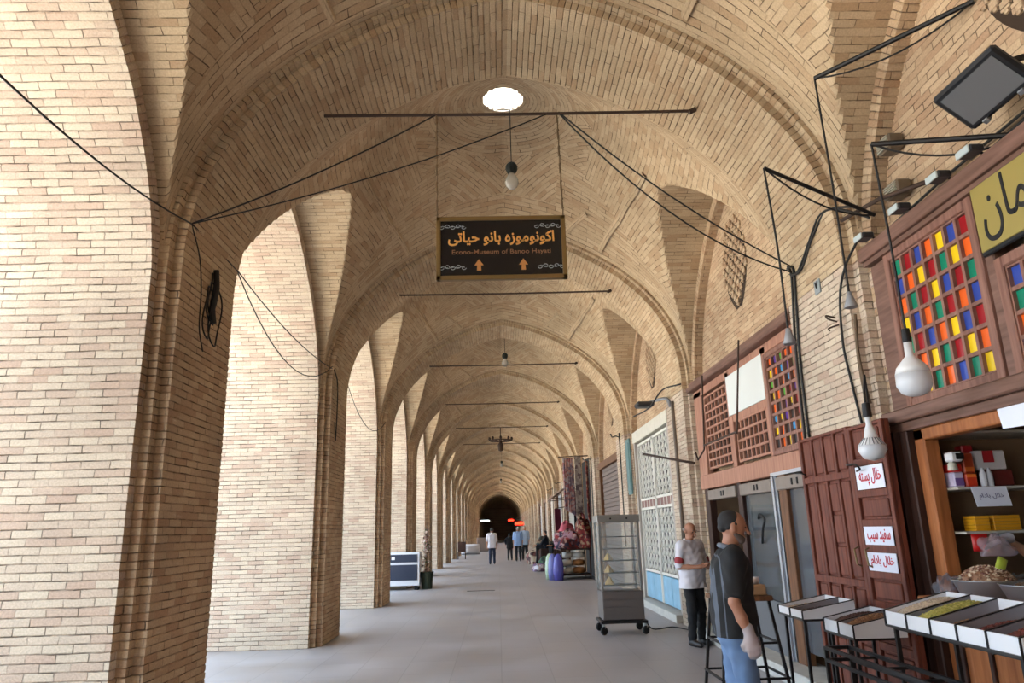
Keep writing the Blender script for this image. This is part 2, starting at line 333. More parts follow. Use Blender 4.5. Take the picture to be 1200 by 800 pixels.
def pier_mesh(sgn):
    mb = MB(); P, UV = sweep_side(SEC, np.vstack([wall_path, [[HW, 3.9]]]), sgn, lambda a, r, z: (CX+r, a, z), apex=False); mb.grid(P, UV); return mb.mesh('pier', M_BR)
def arch_mesh():
    mb = MB()
    for sgn in (-1, 1):
        P, UV = sweep_side(SECA, Tc, sgn, lambda a, r, z: (CX+r, a, z)); mb.grid(P, UV+[0, 3.9])
    return mb.mesh('transverse_arch', M_BV)
PM_L, PM_R, AM = pier_mesh(-1), pier_mesh(1), arch_mesh(); PM_R.materials[0] = M_BP
def vault_mesh():
    mb = MB(); xs = np.arange(-3.14, 3.1401, .04); xs = np.unique(np.r_[xs, -3.14, 3.14]); ys = np.linspace(-BH-.12, BH+.12, 113)
    X, Y = np.meshgrid(xs, ys, indexing='ij'); Z = VS(X, Y)
    bl = np.r_[0, np.cumsum(np.hypot(np.diff(ys), np.diff(B0(ys))))]; al = np.r_[0, np.cumsum(np.hypot(np.diff(xs), np.diff(A0(xs))))]
    P = np.stack([X+CX, Y, Z], 2); n, m = X.shape; b = 0; mb.v = [tuple(p) for p in P.reshape(-1, 3)]
    for i in range(n-1):
        for j in range(m-1):
            xc, yc = (xs[i]+xs[i+1])/2, (ys[j]+ys[j+1])/2; ax, ay = abs(xc), abs(yc)
            if math.hypot(xc, yc) < .30: continue
            q = [(i, j), (i+1, j), (i+1, j+1), (i, j+1)][::-1]
            lat = B0(yc) > AV(xc, min(1, ay/BH)); rho = math.hypot(xc, yc)
            gx = 2.33+.62*(ay/BH)**1.6
            if lat: uv = [(xs[a], bl[c]) for a, c in q]
            elif rho < 1.15:
                th0 = math.atan2(yc, xc); uv = []
                for a, c in q:
                    rr = math.hypot(xs[a], ys[c]); th = math.atan2(ys[c], xs[a]); dt = (th-th0+math.pi) % (2*math.pi)-math.pi
                    uv.append(((th0+dt)*.8, rr*1.12))
            elif (BH-ay) < (gx-ax)*.9 and ax > .9 or ay > 1.72: uv = [(al[a], ys[c]*1.08) for a, c in q]
            elif ax > 1.35: uv = [(bl[c]+3, -xs[a]*math.copysign(1, xc)*1.3-.42*(abs(ys[c])/BH)**1.6) for a, c in q]
            else:
                k = .707; s1, s2 = math.copysign(1, xc), math.copysign(1, yc); uv = [((xs[a]*s1-ys[c]*s2)*k, (xs[a]*s1+ys[c]*s2)*k*1.1) for a, c in q]
            mb.f.append(tuple(a*m+c for a, c in q)); mb.uv.append(uv); mb.mi.append(0)
    # raised crease courses of the star pattern
    L1 = [(1.66, BH-.06), (1.9, 1.35), (2.03, .55), (2.06, 0)]; L2 = [(1.06, BH-.06), (1.40, 1.62)]; L3 = [(2.03, .6), (2.34, .25)]; L4 = [(1.38, 1.66), (.98, .72)]; L5 = [(.98, .72), (2.03, .55)]
    for sx in (-1, 1):
        for sy in (-1, 1):
            for ln, wd, dp in ((L1 if sy > 0 else [], .05, .05), (L2 if sy > 0 else [], .045, .04)):
                pts = []
                if not ln: continue
                for a, b_ in zip(ln[:-1], ln[1:]):
                    for t in np.linspace(0, 1, 12, endpoint=False): pts.append((a[0]+(b_[0]-a[0])*t, a[1]+(b_[1]-a[1])*t))
                pts.append(ln[-1]); rows = []; uvr = []
                for k, p in enumerate(pts):
                    q0 = pts[max(0, k-1)]; q1 = pts[min(len(pts)-1, k+1)]; tx, ty = q1[0]-q0[0], q1[1]-q0[1]; l = math.hypot(tx, ty); nx, ny = -ty/l*wd/2, tx/l*wd/2
                    r = []
                    for o, dz in ((-1, .02), (-1, -dp), (1, -dp), (1, .02)):
                        x, y = (p[0]+nx*o)*sx, (p[1]+ny*o)*sy; r.append((x+CX, y, float(VS(x, y))+dz))
                    rows.append(r); uvr.append([(k*.05, 0), (k*.05, .05), (k*.05, .1), (k*.05, .15)])
                mb.grid(rows, uvr)
    # oculus shaft
    n_ = 32; rows = []; uvr = []
    for k in range(n_+1):
        a = 2*math.pi*k/n_; x, y = .31*math.cos(a), .31*math.sin(a); zz = float(VS(0, 0))
        rows.append([(CX+x, y, zz-.06), (CX+x, y, zz+.42)]); uvr.append([(k*.06, 0), (k*.06, .5)])
    mb.grid(rows, uvr, mi=1)
    rows = []
    for k in range(n_+1):
        a = 2*math.pi*k/n_; zz = float(VS(0, 0)); rows.append([(CX+.31*math.cos(a), .31*math.sin(a), zz-.06), (CX+.40*math.cos(a), .40*math.sin(a), zz-.05), (CX+.42*math.cos(a), .42*math.sin(a), zz+.04)])
    mb.grid(rows, [[(k*.06, 0), (k*.06, .09), (k*.06, .15)] for k in range(n_+1)])
    return mb.mesh('vault', [M_BV, mat('lime_plaster', (.93, .92, .90), .9)])
VM = vault_mesh()
XO = -4.72                                                      # outer face of the piers
def jamb_mesh(x_in, x_out, M_, cap_outer):
    mb = MB(); path = np.vstack([np.array([(BH, z) for z in np.linspace(0, 3.55, 20)]), Jc])
    s_ = 1 if x_out > x_in else -1
    sec = [(x_in, .16+.03), (x_in, 0), (x_in+s_*.3 if abs(x_out-x_in) > .5 else (x_in+x_out)/2, 0), (x_out, 0)]
    am_shift = 0
    for sg in (-1, 1):
        P, UV = sweep_side(sec, path, sg, lambda a, r, z: (a, r, z)); mb.grid(P, UV*[-s_, 1])
        if cap_outer:
            for k in range(0, len(path)-1, 3):
                a = path[k]; b_ = path[min(k+3, len(path)-1)]
                if b_[0] < a[0]-1e-6: mb.quad([(x_out, sg*a[0], a[1]), (x_out, sg*b_[0], b_[1]), (x_out, sg*b_[0], 9.2), (x_out, sg*a[0], 9.2)])
            mb.quad([(x_out, sg*BH, 0), (x_out, sg*(PER/2), 0), (x_out, sg*(PER/2), 9.2), (x_out, sg*BH, 9.2)])
    return mb.mesh('jamb', M_)
JL = jamb_mesh(CX-3.13, XO, M_BP, True)
XW = 3.47                                                      # plane of the recessed right wall
JRm = jamb_mesh(CX+3.13, XW, M_BR, False)
def lunette_mesh(zb):
    mb = MB(); path = np.vstack([np.array([(BH, z) for z in np.linspace(zb, 3.6, 6)]), Jc])
    for sg in (-1, 1):
        for k in range(len(path)-1):
            a, b_ = path[k], path[k+1]
            mb.quad([(XW, 0, a[1]), (XW, sg*(a[0]+.04), a[1]), (XW, sg*(b_[0]+.04), b_[1]), (XW, 0, b_[1])])
    return mb.mesh('lunette_wall', M_BR)
LW_full, LW_up = lunette_mesh(0), lunette_mesh(2.3)
NB = 17; ND = 23
for k in range(-3, ND+1):
    y = P0+PER*k
    struct(inst(PM_L, 'wall_left', (0, y, 0))); struct(inst(PM_R, 'wall_right', (0, y, 0))); struct(inst(AM, 'ceiling', (0, y, 0)))
for k in range(-3, ND):
    y = P0+PER*(k+.5)
    struct(inst(VM, 'ceiling', (0, y, 0)))
    struct(inst(JL, 'wall_left', (0, y, 0))); struct(inst(JRm, 'wall_right', (0, y, 0)))
    struct(inst(LW_up if k in (-1, 0) else LW_full, 'wall_right', (0, y, 0)))
# the roofed dark market beyond: openings walled up, end wall
mb = MB(); ya = P0+PER*(NB-.5)+3; yb = P0+PER*ND
mb.quad([(-3.2, ya-.3, 0), (-3.2, yb, 0), (-3.2, yb, 9), (-3.2, ya-.3, 9)]); struct(mb.build('wall_left', M_BR))
mb = MB(); mb.quad([(-6, yb, 0), (6, yb, 0), (6, yb, 9), (-6, yb, 9)]); struct(mb.build('wall_back', M_BR))
yf = P0-PER*3-.8; mb = MB(); mb.quad([(-6, yf, 0), (6, yf, 0), (6, yf, 9.2), (-6, yf, 9.2)]); struct(mb.build('wall_front_light_blocker', M_BR))  # unseen wall added across the continuing arcade to darken the near vault
# floor and courtyard
mb = MB(); mb.quad([(-5.6, -16, 0), (7, -16, 0), (7, yb+1, 0), (-5.6, yb+1, 0)]); struct(mb.build('floor', M_FL, fix=False))
mb = MB(); mb.quad([(-70, -60, -.02), (-5.6, -60, -.02), (-5.6, 200, -.02), (-70, 200, -.02)]); struct(mb.build('floor', mat('courtyard_paving', (.87, .84, .79), .9), fix=False))
# lattice of pierced brick in every lunette
def lattice_mesh():
    mb = MB(); rows = 15; bh = .085; z0 = 4.66
    for r in range(rows):
        z = z0+r*bh; half = .46*math.sin(math.pi*min(1, max(0, (r+1.2)/(rows+2))))**.75; off = .09 if r % 2 else 0
        for k in range(-4, 5):
            y = k*.18+off
            if abs(y) > half+.03: continue
            mb.box((XW-.026, y-.046, z+.004), (XW+.02, y+.046, z+bh-.004), bev=.005); mb.box((XW-.020, y-.018, z-.02), (XW+.02, y+.018, z+bh+.02))
    return mb.mesh('pierced_brick', M_BR)
LM = lattice_mesh()
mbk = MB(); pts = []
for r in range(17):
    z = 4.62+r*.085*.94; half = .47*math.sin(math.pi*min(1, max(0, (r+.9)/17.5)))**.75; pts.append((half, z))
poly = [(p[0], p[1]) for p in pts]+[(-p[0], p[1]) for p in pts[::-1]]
mbk.prism(poly, lambda p, s_: (XW-.004+.004*s_, p[0], p[1])); LB = mbk.mesh('lattice_shadow_board', mat('painted_recess_shade', (.22, .16, .11), .95))  # dark colour paints shade into the shallow holes between the bricks
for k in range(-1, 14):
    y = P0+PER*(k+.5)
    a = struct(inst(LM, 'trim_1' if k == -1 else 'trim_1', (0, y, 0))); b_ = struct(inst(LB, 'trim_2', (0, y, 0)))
# plinth kerb of the shops
mb = MB(); mb.box((3.02, 7.5, 0), (3.47, 11.8, .16), bev=.01); struct(mb.build('trim_3', mat('kerb_stone', (.74, .73, .70), .8, noise=.1)))
mb = MB(); mb.box((3.2, 1.6, 0), (3.47, 5.87, .12), bev=.01); mb.box((3.08, 13.4, 0), (3.47, 17.7, .14), bev=.01); struct(mb.build('trim_4', mat('kerb_stone', (.74, .73, .70), .8)))
WFR = wood('window_frame_wood', (.58, .42, .36), (.46, .31, .26))

# ------------------------------------------------------------------ shop interiors and right-hand timber work
TAN = mat('plaster_tan', (.50, .41, .32), .85, noise=.15, nscale=3)
DIM = mat('dim_interior', (.34, .29, .24), .9)
def room(x0, x1, y0, y1, z0, z1, m, fl=None):
    mb = MB(); c = [(x0, y0, z0), (x1, y0, z0), (x1, y1, z0), (x0, y1, z0), (x0, y0, z1), (x1, y0, z1), (x1, y1, z1), (x0, y1, z1)]
    for q in ((1, 2, 6, 5), (2, 3, 7, 6), (0, 1, 5, 4), (4, 5, 6, 7), (0, 1, 2, 3)): mb.quad([c[i] for i in q])
    return struct(mb.build('wall_right', m, fix=False))
room(3.46, 5.4, 1.6, 5.86, .02, 2.6, TAN); room(3.46, 6.2, 7.5, 11.8, .03, 2.4, TAN)
room(3.46, 5.4, -4.3, -.05, .02, 2.6, DIM)

PANE = {'R': mat('red_glass', (.62, .10, .13), .25), 'O': mat('orange_glass', (.93, .40, .14), .25), 'Y': mat('yellow_glass', (.95, .80, .12), .25),
        'G': mat('green_glass', (.07, .50, .38), .25), 'B': mat('blue_glass', (.20, .29, .62), .25), 'P': mat('purple_glass', (.40, .26, .60), .25),
        'L': mat('light_blue_glass', (.25, .62, .85), .25), 'D': mat('dark_gap', (.13, .10, .09), .6), 'g': mat('leaf_green_glass', (.36, .66, .25), .25)}
def coloured_window(name, label, y_far, y_near, z0, z1, rows, X=3.30, border=.075, bar=.028, group=None, irregular=False):
    t = thing(name, label, 'window', (X, (y_far+y_near)/2, z0), group)
    mb = MB()
    mb.box((X-.03, y_far, z0), (X+.06, y_far-border, z1), bev=.008); mb.box((X-.03, y_near+border, z0), (X+.06, y_near, z1), bev=.008)
    mb.box((X-.03, y_far-border, z1-border), (X+.06, y_near+border, z1), bev=.008); mb.box((X-.03, y_far-border, z0), (X+.06, y_near+border, z0+border), bev=.008)
    mb.build('window_frame', WFR, t)
    nr, nc = len(rows), len(rows[0]); ya, yb = y_far-border, y_near+border; za, zb = z1-border, z0+border
    cw, ch = (ya-yb)/nc, (za-zb)/nr; g = MB()
    for i in range(nc+1): y = ya-i*cw; g.box((X-.012, y-bar/2, zb), (X+.03, y+bar/2, za))
    for j in range(nr+1): z = za-j*ch; g.box((X-.010, yb, z-bar/2), (X+.03, ya, z+bar/2))
    g.build('glazing_bars', WFR, t)
    p = MB(); keys = list(PANE); ms = [PANE[k] for k in keys]
    for j, r in enumerate(rows):
        for i, ch_ in enumerate(r):
            y0 = ya-i*cw-bar*.3; y1 = ya-(i+1)*cw+bar*.3; z_1 = za-j*ch-bar*.3; z_0 = za-(j+1)*ch+bar*.3
            if irregular and ch_ != 'D':
                a = random.uniform(0, .3)*cw; y0 -= a; z_0 += random.uniform(0, .35)*ch
            p.box((X+.016, y0, z_0), (X+.024, y1, z_1), mi=keys.index(ch_))
    if irregular: p.box((X+.03, ya, zb), (X+.035, yb, za), mi=keys.index('D'))
    p.build('panes', ms, t); return t
coloured_window('coloured_window', 'large timber window of red, blue, yellow, green and orange panes beside the brick pillar', 5.62, 4.47, 2.50, 3.80,
    ['GRBOYBR', 'BOYRGYO', 'OGRYBRG', 'YBOGROB', 'GRBOYBR', 'BOYGRYO', 'RYGOBGY'])
coloured_window('coloured_window', 'multicoloured timber window under the gold sign at the right edge', 4.37, 3.25, 2.50, 3.28,
    ['BRYGORB', 'GOBRYGO', 'ORGYBRG', 'BYROGYB'])
mb = MB(); mb.box((3.20, 5.87, 3.83), (3.45, 1.7, 3.95), bev=.01); mb.box((3.24, 5.87, 3.79), (3.45, 1.7, 3.83)); mb.box((3.26, 5.87, 3.95), (3.46, 1.7, 3.985))
tag(mb.build('timber_beam', W_BEAM), 'long brown timber cornice above the coloured windows, lamps clipped on it', 'beam')
mb = MB(); mb.box((3.18, 5.87, 2.40), (3.47, 1.7, 2.50), bev=.012); mb.box((3.24, 5.87, 2.33), (3.46, 1.7, 2.40), bev=.006)
tag(mb.build('window_sill_beam', W_BEAM), 'weathered timber sill beam between coloured windows and nut shop opening', 'beam')
for y0, y1, lb in ((4.465, 4.375, 'timber post between the large coloured window and the gold sign'), (5.86, 5.63, 'broad timber post between brick pillar and large coloured window')):
    mb = MB(); mb.box((3.29, y0, 2.505), (3.42, y1, 3.785), bev=.008); tag(mb.build('window_post', W_BEAM), lb, 'post')
mb = MB(); mb.box((3.33, 3.24, 2.5), (3.46, 1.6, 3.83)); struct(mb.build('trim_6', W_BEAM))
# gold sign
t = thing('shop_sign', 'gold shop sign with black Persian lettering at the right edge', 'sign', (3.27, 3.7, 3.58))
mb = MB(); mb.box((3.235, 4.405, 3.31), (3.265, 3.0, 3.80), bev=.012); mb.build('sign_border', mat('sign_black', (.09, .09, .10), .4), t)
mb = MB(); mb.box((3.222, 4.385, 3.335), (3.236, 3.02, 3.785), bev=.004); mb.build('sign_panel', mat('sign_gold', (.62, .55, .30), .4, .15), t)
text(fa('ت کرمان'), 1.02, .40, (3.220, 3.80, 3.565), (0, -1, 0), (0, 0, 1), mat('sign_black', (.09, .09, .10), .4), 'lettering', t)
# lamps clipped on the cornice
for i, (y, lb) in enumerate([(4.2, 'small grey spotlight on the timber cornice above the gold sign'), (4.55, 'small grey spotlight on cornice at the gold sign corner'),
                             (5.06, 'small grey spotlight on cornice above the large coloured window'), (5.62, 'small grey spotlight on cornice end nearest the brick pillar')]):
    t = thing('spotlight', lb, 'lamp', (3.15, y, 3.97), 'spotlights along the cornice')
    mb = MB(); mb.box((3.10, y-.07, 3.95), (3.20, y+.07, 4.00), bev=.01); mb.build('housing', mat('dark_grey_metal', (.22, .22, .23), .4, .4), t)
    mb = MB(); mb.box((3.085, y-.065, 3.945), (3.10, y+.065, 3.995), bev=.004); mb.build('lens', mat('pale_lens', (.72, .76, .76), .2), t)
    mb = MB(); mb.bar((3.15, y, 3.995), (3.24, y+.02, 4.01), .012); mb.bar((3.2, y+.03, 4.0), (3.3, y+.03, 3.96), .012); mb.build('bracket', BLK, t)

# nut shop: frame, counter, shelves
t = thing('shop_doorway', 'orange timber door frame around the nut shop opening', 'frame', (3.3, 5.6, 0))
mb = MB(); mb.box((3.27, 5.60, .12), (3.39, 5.47, 2.33), bev=.01); mb.build('post', W_ORG, t)
mb = MB(); mb.box((3.27, 5.60, 2.24), (3.39, 1.7, 2.33), bev=.01); mb.build('lintel', W_ORG, t)
mb = MB(); mb.box((3.22, 5.86, .05), (3.39, 5.61, 2.33), bev=.01); mb.box((3.17, 5.80, .05), (3.22, 5.70, 2.33)); mb.build('jamb', W_DARK, t)
t = thing('counter', 'orange brown panelled shop counter behind the nut trays', 'counter', (3.4, 3.6, 0))
mb = MB(); mb.box((3.25, 5.46, .12), (3.30, 1.8, 1.06)); mb.build('front_panel', W_ORG, t)
mb = MB()
for k in range(12): y = 5.40-k*.31; mb.box((3.225, y, .12), (3.25, y-.035, 1.06), bev=.004)
mb.build('batten', W_DARK, t)
mb = MB(); mb.box((3.02, 5.46, 1.08), (3.75, 1.8, 1.12), bev=.008); mb.box((3.05, 5.46, 1.04), (3.3, 1.8, 1.08)); mb.build('countertop', W_ORG, t)
SH = mat('shelf_edge', (.72, .70, .66), .5)
for z, x1, lb in ((2.29, 4.7, 'uppermost thin shelf in the nut shop, brown jars on it'), (1.875, 4.7, 'middle thin shelf in the nut shop with red and orange boxes'), (1.555, 4.7, 'lowest thin shelf in the nut shop carrying yellow boxes')):
    mb = MB(); mb.box((3.40, 5.36, z-.018), (x1, 5.84, z), bev=.003); tag(mb.build('shelf', SH), lb, 'shelf', 'shelves of the nut shop')
def bx(x0, x1, z0, z1, col, lb, name='box', cat='box', y=5.42, dy=.14, group='goods on the nut shop shelves', rough=.4, bev=.01, band=None):
    mb = MB(); mb.box((x0, y, z0), (x1, y+dy, z1), bev=bev)
    nm = 'col_%d_%d_%d' % tuple(int(c*100) for c in col); o = mb.build(name, mat(nm, col, rough))
    if band:
        o2 = o; r = thing(name, lb, cat, ((x0+x1)/2, y+dy/2, z0), group); o2.name = 'carton'; o2.parent = r; o2.matrix_parent_inverse = Matrix.Translation(r.location).inverted()
        m2 = MB(); m2.box((x0+.008, y-.004, z0+(z1-z0)*band[1]), (x1-.008, y, z0+(z1-z0)*band[2])); m2.build('printed_band', mat('col_%d_%d_%d' % tuple(int(c*100) for c in band[0]), band[0], .4), r); return r
    return tag(o, lb, cat, group)
bx(3.42, 3.50, 1.877, 1.99, (.78, .74, .84), 'white and purple carton at the left end of the middle shelf', band=((.45, .34, .58), .1, .6))
bx(3.425, 3.50, 1.99, 2.05, (.85, .15, .12), 'small red carton on top of the purple and white one')
bx(3.51, 3.60, 1.877, 1.975, (.80, .22, .10), 'orange red carton in the middle of the middle shelf', band=((.93, .48, .18), .72, .95))
bx(3.51, 3.595, 1.977, 2.13, (.62, .22, .10), 'tall rust carton stacked on the orange red carton', band=((.80, .40, .15), .1, .3))
bx(3.44, 3.52, 2.055, 2.15, (.35, .17, .11), 'dark brown carton behind the white camera')
bx(3.70, 3.88, 1.877, 2.00, (.36, .10, .10), 'dark maroon carton at right of the middle shelf')
bx(3.66, 3.90, 2.003, 2.15, (.86, .84, .84), 'white carton with red band on top of the maroon carton', band=None, y=5.5)
mb = MB(); mb.box((3.72, 5.490, 2.06), (3.80, 5.497, 2.148)); tag(mb.build('price_card', mat('card_red', (.70, .12, .16), .5)), 'small red card on the front of the white carton', 'card')
bx(3.61, 3.70, 2.05, 2.20, (.66, .10, .14), 'upright crimson carton beside the white carton', y=5.56, dy=.1)
for k in range(2):
    mb = MB(); mb.lathe([(.001, 0), (.022, 0), (.024, .03), (.024, .09), (.012, .115), (.012, .135), (.001, .136)], (3.632+k*.046, 5.40, 1.877), 12)
    tag(mb.build('bottle', mat('clear_plastic', (.80, .80, .82), .15, alpha=.8)), ['pale clear bottle right beside the orange red carton', 'pale clear bottle beside the maroon carton'][k], 'bottle', 'clear bottles on the middle shelf')
for k, (x, c) in enumerate([(3.46, (.40, .33, .26)), (3.56, (.55, .43, .26)), (3.66, (.60, .50, .36))]):
    mb = MB(); mb.lathe([(.001, 0), (.035, 0), (.04, .02), (.04, .055), (.03, .07), (.001, .072)], (x, 5.45, 2.29), 14)
    tag(mb.build('jar', mat('jar%d' % k, c, .35)), ['squat grey brown jar leftmost on the uppermost shelf', 'squat amber jar in the middle of the uppermost shelf', 'squat beige jar rightmost on the uppermost shelf'][k], 'jar', 'jars on the uppermost shelf')
for k in range(5):
    bx(3.52, 3.63, 1.557+k*.022, 1.577+k*.022, (.86, .62, .12), 'flat yellow sweet box in the left stack, %s' % ['at the bottom', 'second from the bottom', 'in the middle', 'second from the top', 'on top'][k], group='yellow boxes in the left stack', bev=.002)
    bx(3.66, 3.86, 1.557+k*.022, 1.577+k*.022, (.80, .56, .10), 'flat yellow sweet box in the right stack, %s' % ['at the bottom', 'second from the bottom', 'in the middle', 'second from the top', 'on top'][k], group='yellow boxes in the right stack', bev=.002)
def sheet(name, lb, pts, m, cat='paper', txt=None, tm=None):
    t = thing(name, lb, cat, pts[0]); mb = MB(); a, b, c_, e = [Vector(p) for p in pts]; n = (b-a).cross(e-a).normalized()*.0015
    mb.prism([(0, 0), (1, 0), (1, 1), (0, 1)], lambda p, s_: tuple(a*(1-p[0])*(1-p[1])+b*p[0]*(1-p[1])+c_*p[0]*p[1]+e*(1-p[0])*p[1]+n*(1 if s_ else -1))); mb.build('sheet', m, t)
    if txt:
        R_ = (b-a); U = (e-a); ce = (a+b+c_+e)/4 + R_.cross(U).normalized()*.004
        text(txt, R_.length*.72, U.length*.34, ce, R_, U, tm, 'handwriting', t, .001)
    return t
PAP = mat('paper_white', (.87, .88, .93), .6); INK = mat('blue_grey_ink', (.42, .42, .56), .6); RED = mat('red_ink', (.76, .16, .22), .5)
sheet('paper_notice', 'white handwritten paper notice hanging from the middle shelf', [(3.50, 5.33, 1.73), (3.76, 5.33, 1.73), (3.745, 5.34, 1.872), (3.48, 5.34, 1.872)], PAP, txt=fa('زعفران').replace('ع', 'ـ') if False else fa('خلال بادام'), tm=INK)
sheet('paper_notice', 'blank-looking white paper notice taped to the lintel at right edge', [(3.255, 4.56, 2.20), (3.255, 4.02, 2.18), (3.255, 4.04, 2.47), (3.255, 4.60, 2.45)], PAP)
# white camera on the shelf end
t = thing('security_camera', 'white boxy camera fixed left of the middle shelf in the shop', 'camera', (3.42, 5.40, 2.08))
mb = MB(); mb.box((3.37, 5.33, 2.06), (3.46, 5.42, 2.13), bev=.012); mb.build('housing', WHT, t)
mb = MB(); mb.box((3.405, 5.322, 2.075), (3.465, 5.33, 2.12), bev=.003); mb.build('lens', mat('lens_black', (.06, .06, .07), .15), t)
mb = MB(); mb.lathe([(.001, -.05), (.035, -.045), (.03, 0), (.012, .02), (.001, .02)], (3.40, 5.38, 2.045), 12); mb.build('base', mat('cream_plastic', (.75, .73, .66), .4), t)
# pouches below the lowest shelf
def pouch(name, lb, c, w_, h_, d_, col, cat='bag', tilt=0, rough=.3, alpha=1, group=None):
    mb = MB(); n = 9; rows = []; 
    for side in (1, -1):
        P = []
        for i in range(n):
            r = []
            for j in range(n):
                a, b_ = i/(n-1)*2-1, j/(n-1)*2-1; th = (max(0, (1-a*a))*max(0, (1-b_*b_)))**.5*d_/2*(1+random.uniform(-.2, .2)); x, z = a*w_/2, (b_+1)*h_/2
                xr_, zr = x*math.cos(tilt)-z*math.sin(tilt), x*math.sin(tilt)+z*math.cos(tilt); r.append((c[0]+xr_, c[1]-side*th, c[2]+zr))
            P.append(r)
        mb.grid(P, [[(0, 0)]*n]*n, flip=side < 0)
    return tag(mb.build(name, mat('pch_%d_%d_%d_%d' % (*[int(q*100) for q in col], int(alpha*100)), col, rough, alpha=alpha), smooth=True), lb, cat, group)
pouch('snack_pouch', 'shiny red pouch under the lowest shelf at left', (3.42, 5.25, 1.42), .12, .12, .05, (.72, .10, .10))
pouch('snack_pouch', 'yellow green packet leaning on the heap of nuts', (3.30, 4.95, 1.27), .07, .13, .03, (.70, .76, .28), tilt=-.45)
# bowls and heap of nuts
def heap(name, lb, c, rx, ry, h_, cols, n=200, size=.011, rect=False, group=None, slope=0):
    mb = MB(); ks = len(cols); g = 12; P = []
    for i in range(g+1):
        r = []
        for j in range(g+1):
            a, b_ = i/g*2-1, j/g*2-1
            hh = (1-a*a)*(1-b_*b_) if rect else max(0, 1-a*a-b_*b_)
            x, y = (a*rx, b_*ry) if rect else (a*rx*math.sqrt(1-b_*b_/2), b_*ry*math.sqrt(1-a*a/2)); r.append((c[0]+x, c[1]+y, c[2]+h_*hh**.6+slope*x))
        P.append(r)
    mb.grid(P, [[(0, 0)]*(g+1)]*(g+1))
    for q in range(n):
        while True:
            a, b_ = random.uniform(-1, 1), random.uniform(-1, 1)
            if rect or a*a+b_*b_ < .97: break
        hh = (1-a*a)*(1-b_*b_) if rect else 1-a*a-b_*b_
        x, y, z = c[0]+a*rx*.96, c[1]+b_*ry*.96, c[2]+h_*max(0, hh)**.6+slope*a*rx+size*.2
        s_ = size*random.uniform(.7, 1.2); M_ = Matrix.Rotation(random.uniform(0, 6.3), 3, 'Z') @ Matrix.Rotation(random.uniform(-.6, .6), 3, 'X')
        vs = [Vector(v) for v in ((s_, 0, 0), (-s_, 0, 0), (0, s_*.6, 0), (0, -s_*.6, 0), (0, 0, s_*.6), (0, 0, -s_*.4))]; b0 = len(mb.v); mb.v += [tuple(M_ @ v+Vector((x, y, z))) for v in vs]; mi = random.randrange(ks)
        for f in ((0, 2, 4), (2, 1, 4), (1, 3, 4), (3, 0, 4), (2, 0, 5), (1, 2, 5), (3, 1, 5), (0, 3, 5)): mb.f.append(tuple(b0+i for i in f)); mb.uv.append([(0, 0)]*3); mb.mi.append(mi)
    ms = [mat('seed_%d_%d_%d' % tuple(int(q*100) for q in cc), cc, .6) for cc in cols]
    return tag(mb.build(name, ms, fix=False), lb, 'food', group, 'stuff')
for k, (x, y, r, lb) in enumerate([(3.27, 5.02, .205, 'stainless bowl heaped with nuts on the counter, left one'), (3.30, 4.58, .21, 'stainless bowl at the right edge on the counter')]):
    mb = MB(); mb.lathe([(.001, 0), (r*.72, 0), (r*.80, .02), (r, .12), (r*1.04, .125), (r*1.04, .13), (r*.99, .128), (r*.76, .025), (.001, .02)], (x, y, 1.121), 36)
    tag(mb.build('metal_bowl', mat('bowl_steel', (.66, .68, .70), .3, .7), smooth=True), lb, 'bowl', 'metal bowls on the counter')
heap('mixed_nuts', 'heap of brown and cream nuts filling the left metal bowl', (3.27, 5.02, 1.215), .18, .18, .12, [(.55, .40, .30), (.72, .62, .52), (.45, .27, .22), (.80, .72, .62)], 420, .014)
heap('dried_fruit', 'brown dried fruit in the right metal bowl', (3.30, 4.58, 1.205), .18, .18, .05, [(.45, .33, .22), (.36, .26, .18)], 200, .014)

# display trays on iron stands
def tray(lb, x0, x1, y_far, y_near, zb, zf, zk, n, group):
    t = thing('nut_tray', lb, 'tray', ((x0+x1)/2, (y_far+y_near)/2, zb), group)
    T_ = .012
    mb = MB()
    mb.box((x0, y_far, zb), (x0+T_, y_near, zf)); t1 = mb.build('front_board', WHT, t)
    mb = MB(); mb.box((x1-T_, y_far, zb), (x1, y_near, zk)); mb.build('back_board', WHT, t)
    for y in (y_far, y_near): 
        mb = MB(); mb.prism([(x0, zb), (x1, zb), (x1, zk), (x0, zf)], lambda p, s_, y=y: (p[0], y-T_/2+s_*T_, p[1])); mb.build('side_board', WHT, t)
    mb = MB(); mb.prism([(x0+.002, zb), (x1-.002, zb), (x1-.002, zk-.10), (x0+.002, zf-.055)], lambda p, s_: (p[0], y_far+(y_near-y_far)*s_, p[1])); mb.build('tray_bottom', mat('tray_grey', (.55, .53, .54), .5), t)
    for k in range(1, n):
        y = y_far+(y_near-y_far)*k/n; mb = MB(); mb.prism([(x0+.003, zb), (x1-.003, zb), (x1-.003, zk-.003), (x0+.003, zf-.003)], lambda p, s_, y=y: (p[0], y-.006+s_*.012, p[1])); mb.build('divider', mat('tray_grey2', (.50, .48, .50), .5), t)
    mb = MB()
    for k in range(n+1):
        y = y_far+(y_near-y_far)*k/n; mb.bar((x0-.004, y, zf+.003), (x1+.003, y, zk+.003), .014, .006); mb.bar((x0-.004, y, zb-.003), (x0-.004, y, zf+.003), .014, .006)
    mb.bar((x0-.004, y_far, zb-.003), (x0-.004, y_near, zb-.003), .014, .012)
    mb.build('edging', mat('black_edging', (.08, .08, .09), .4), t); return t
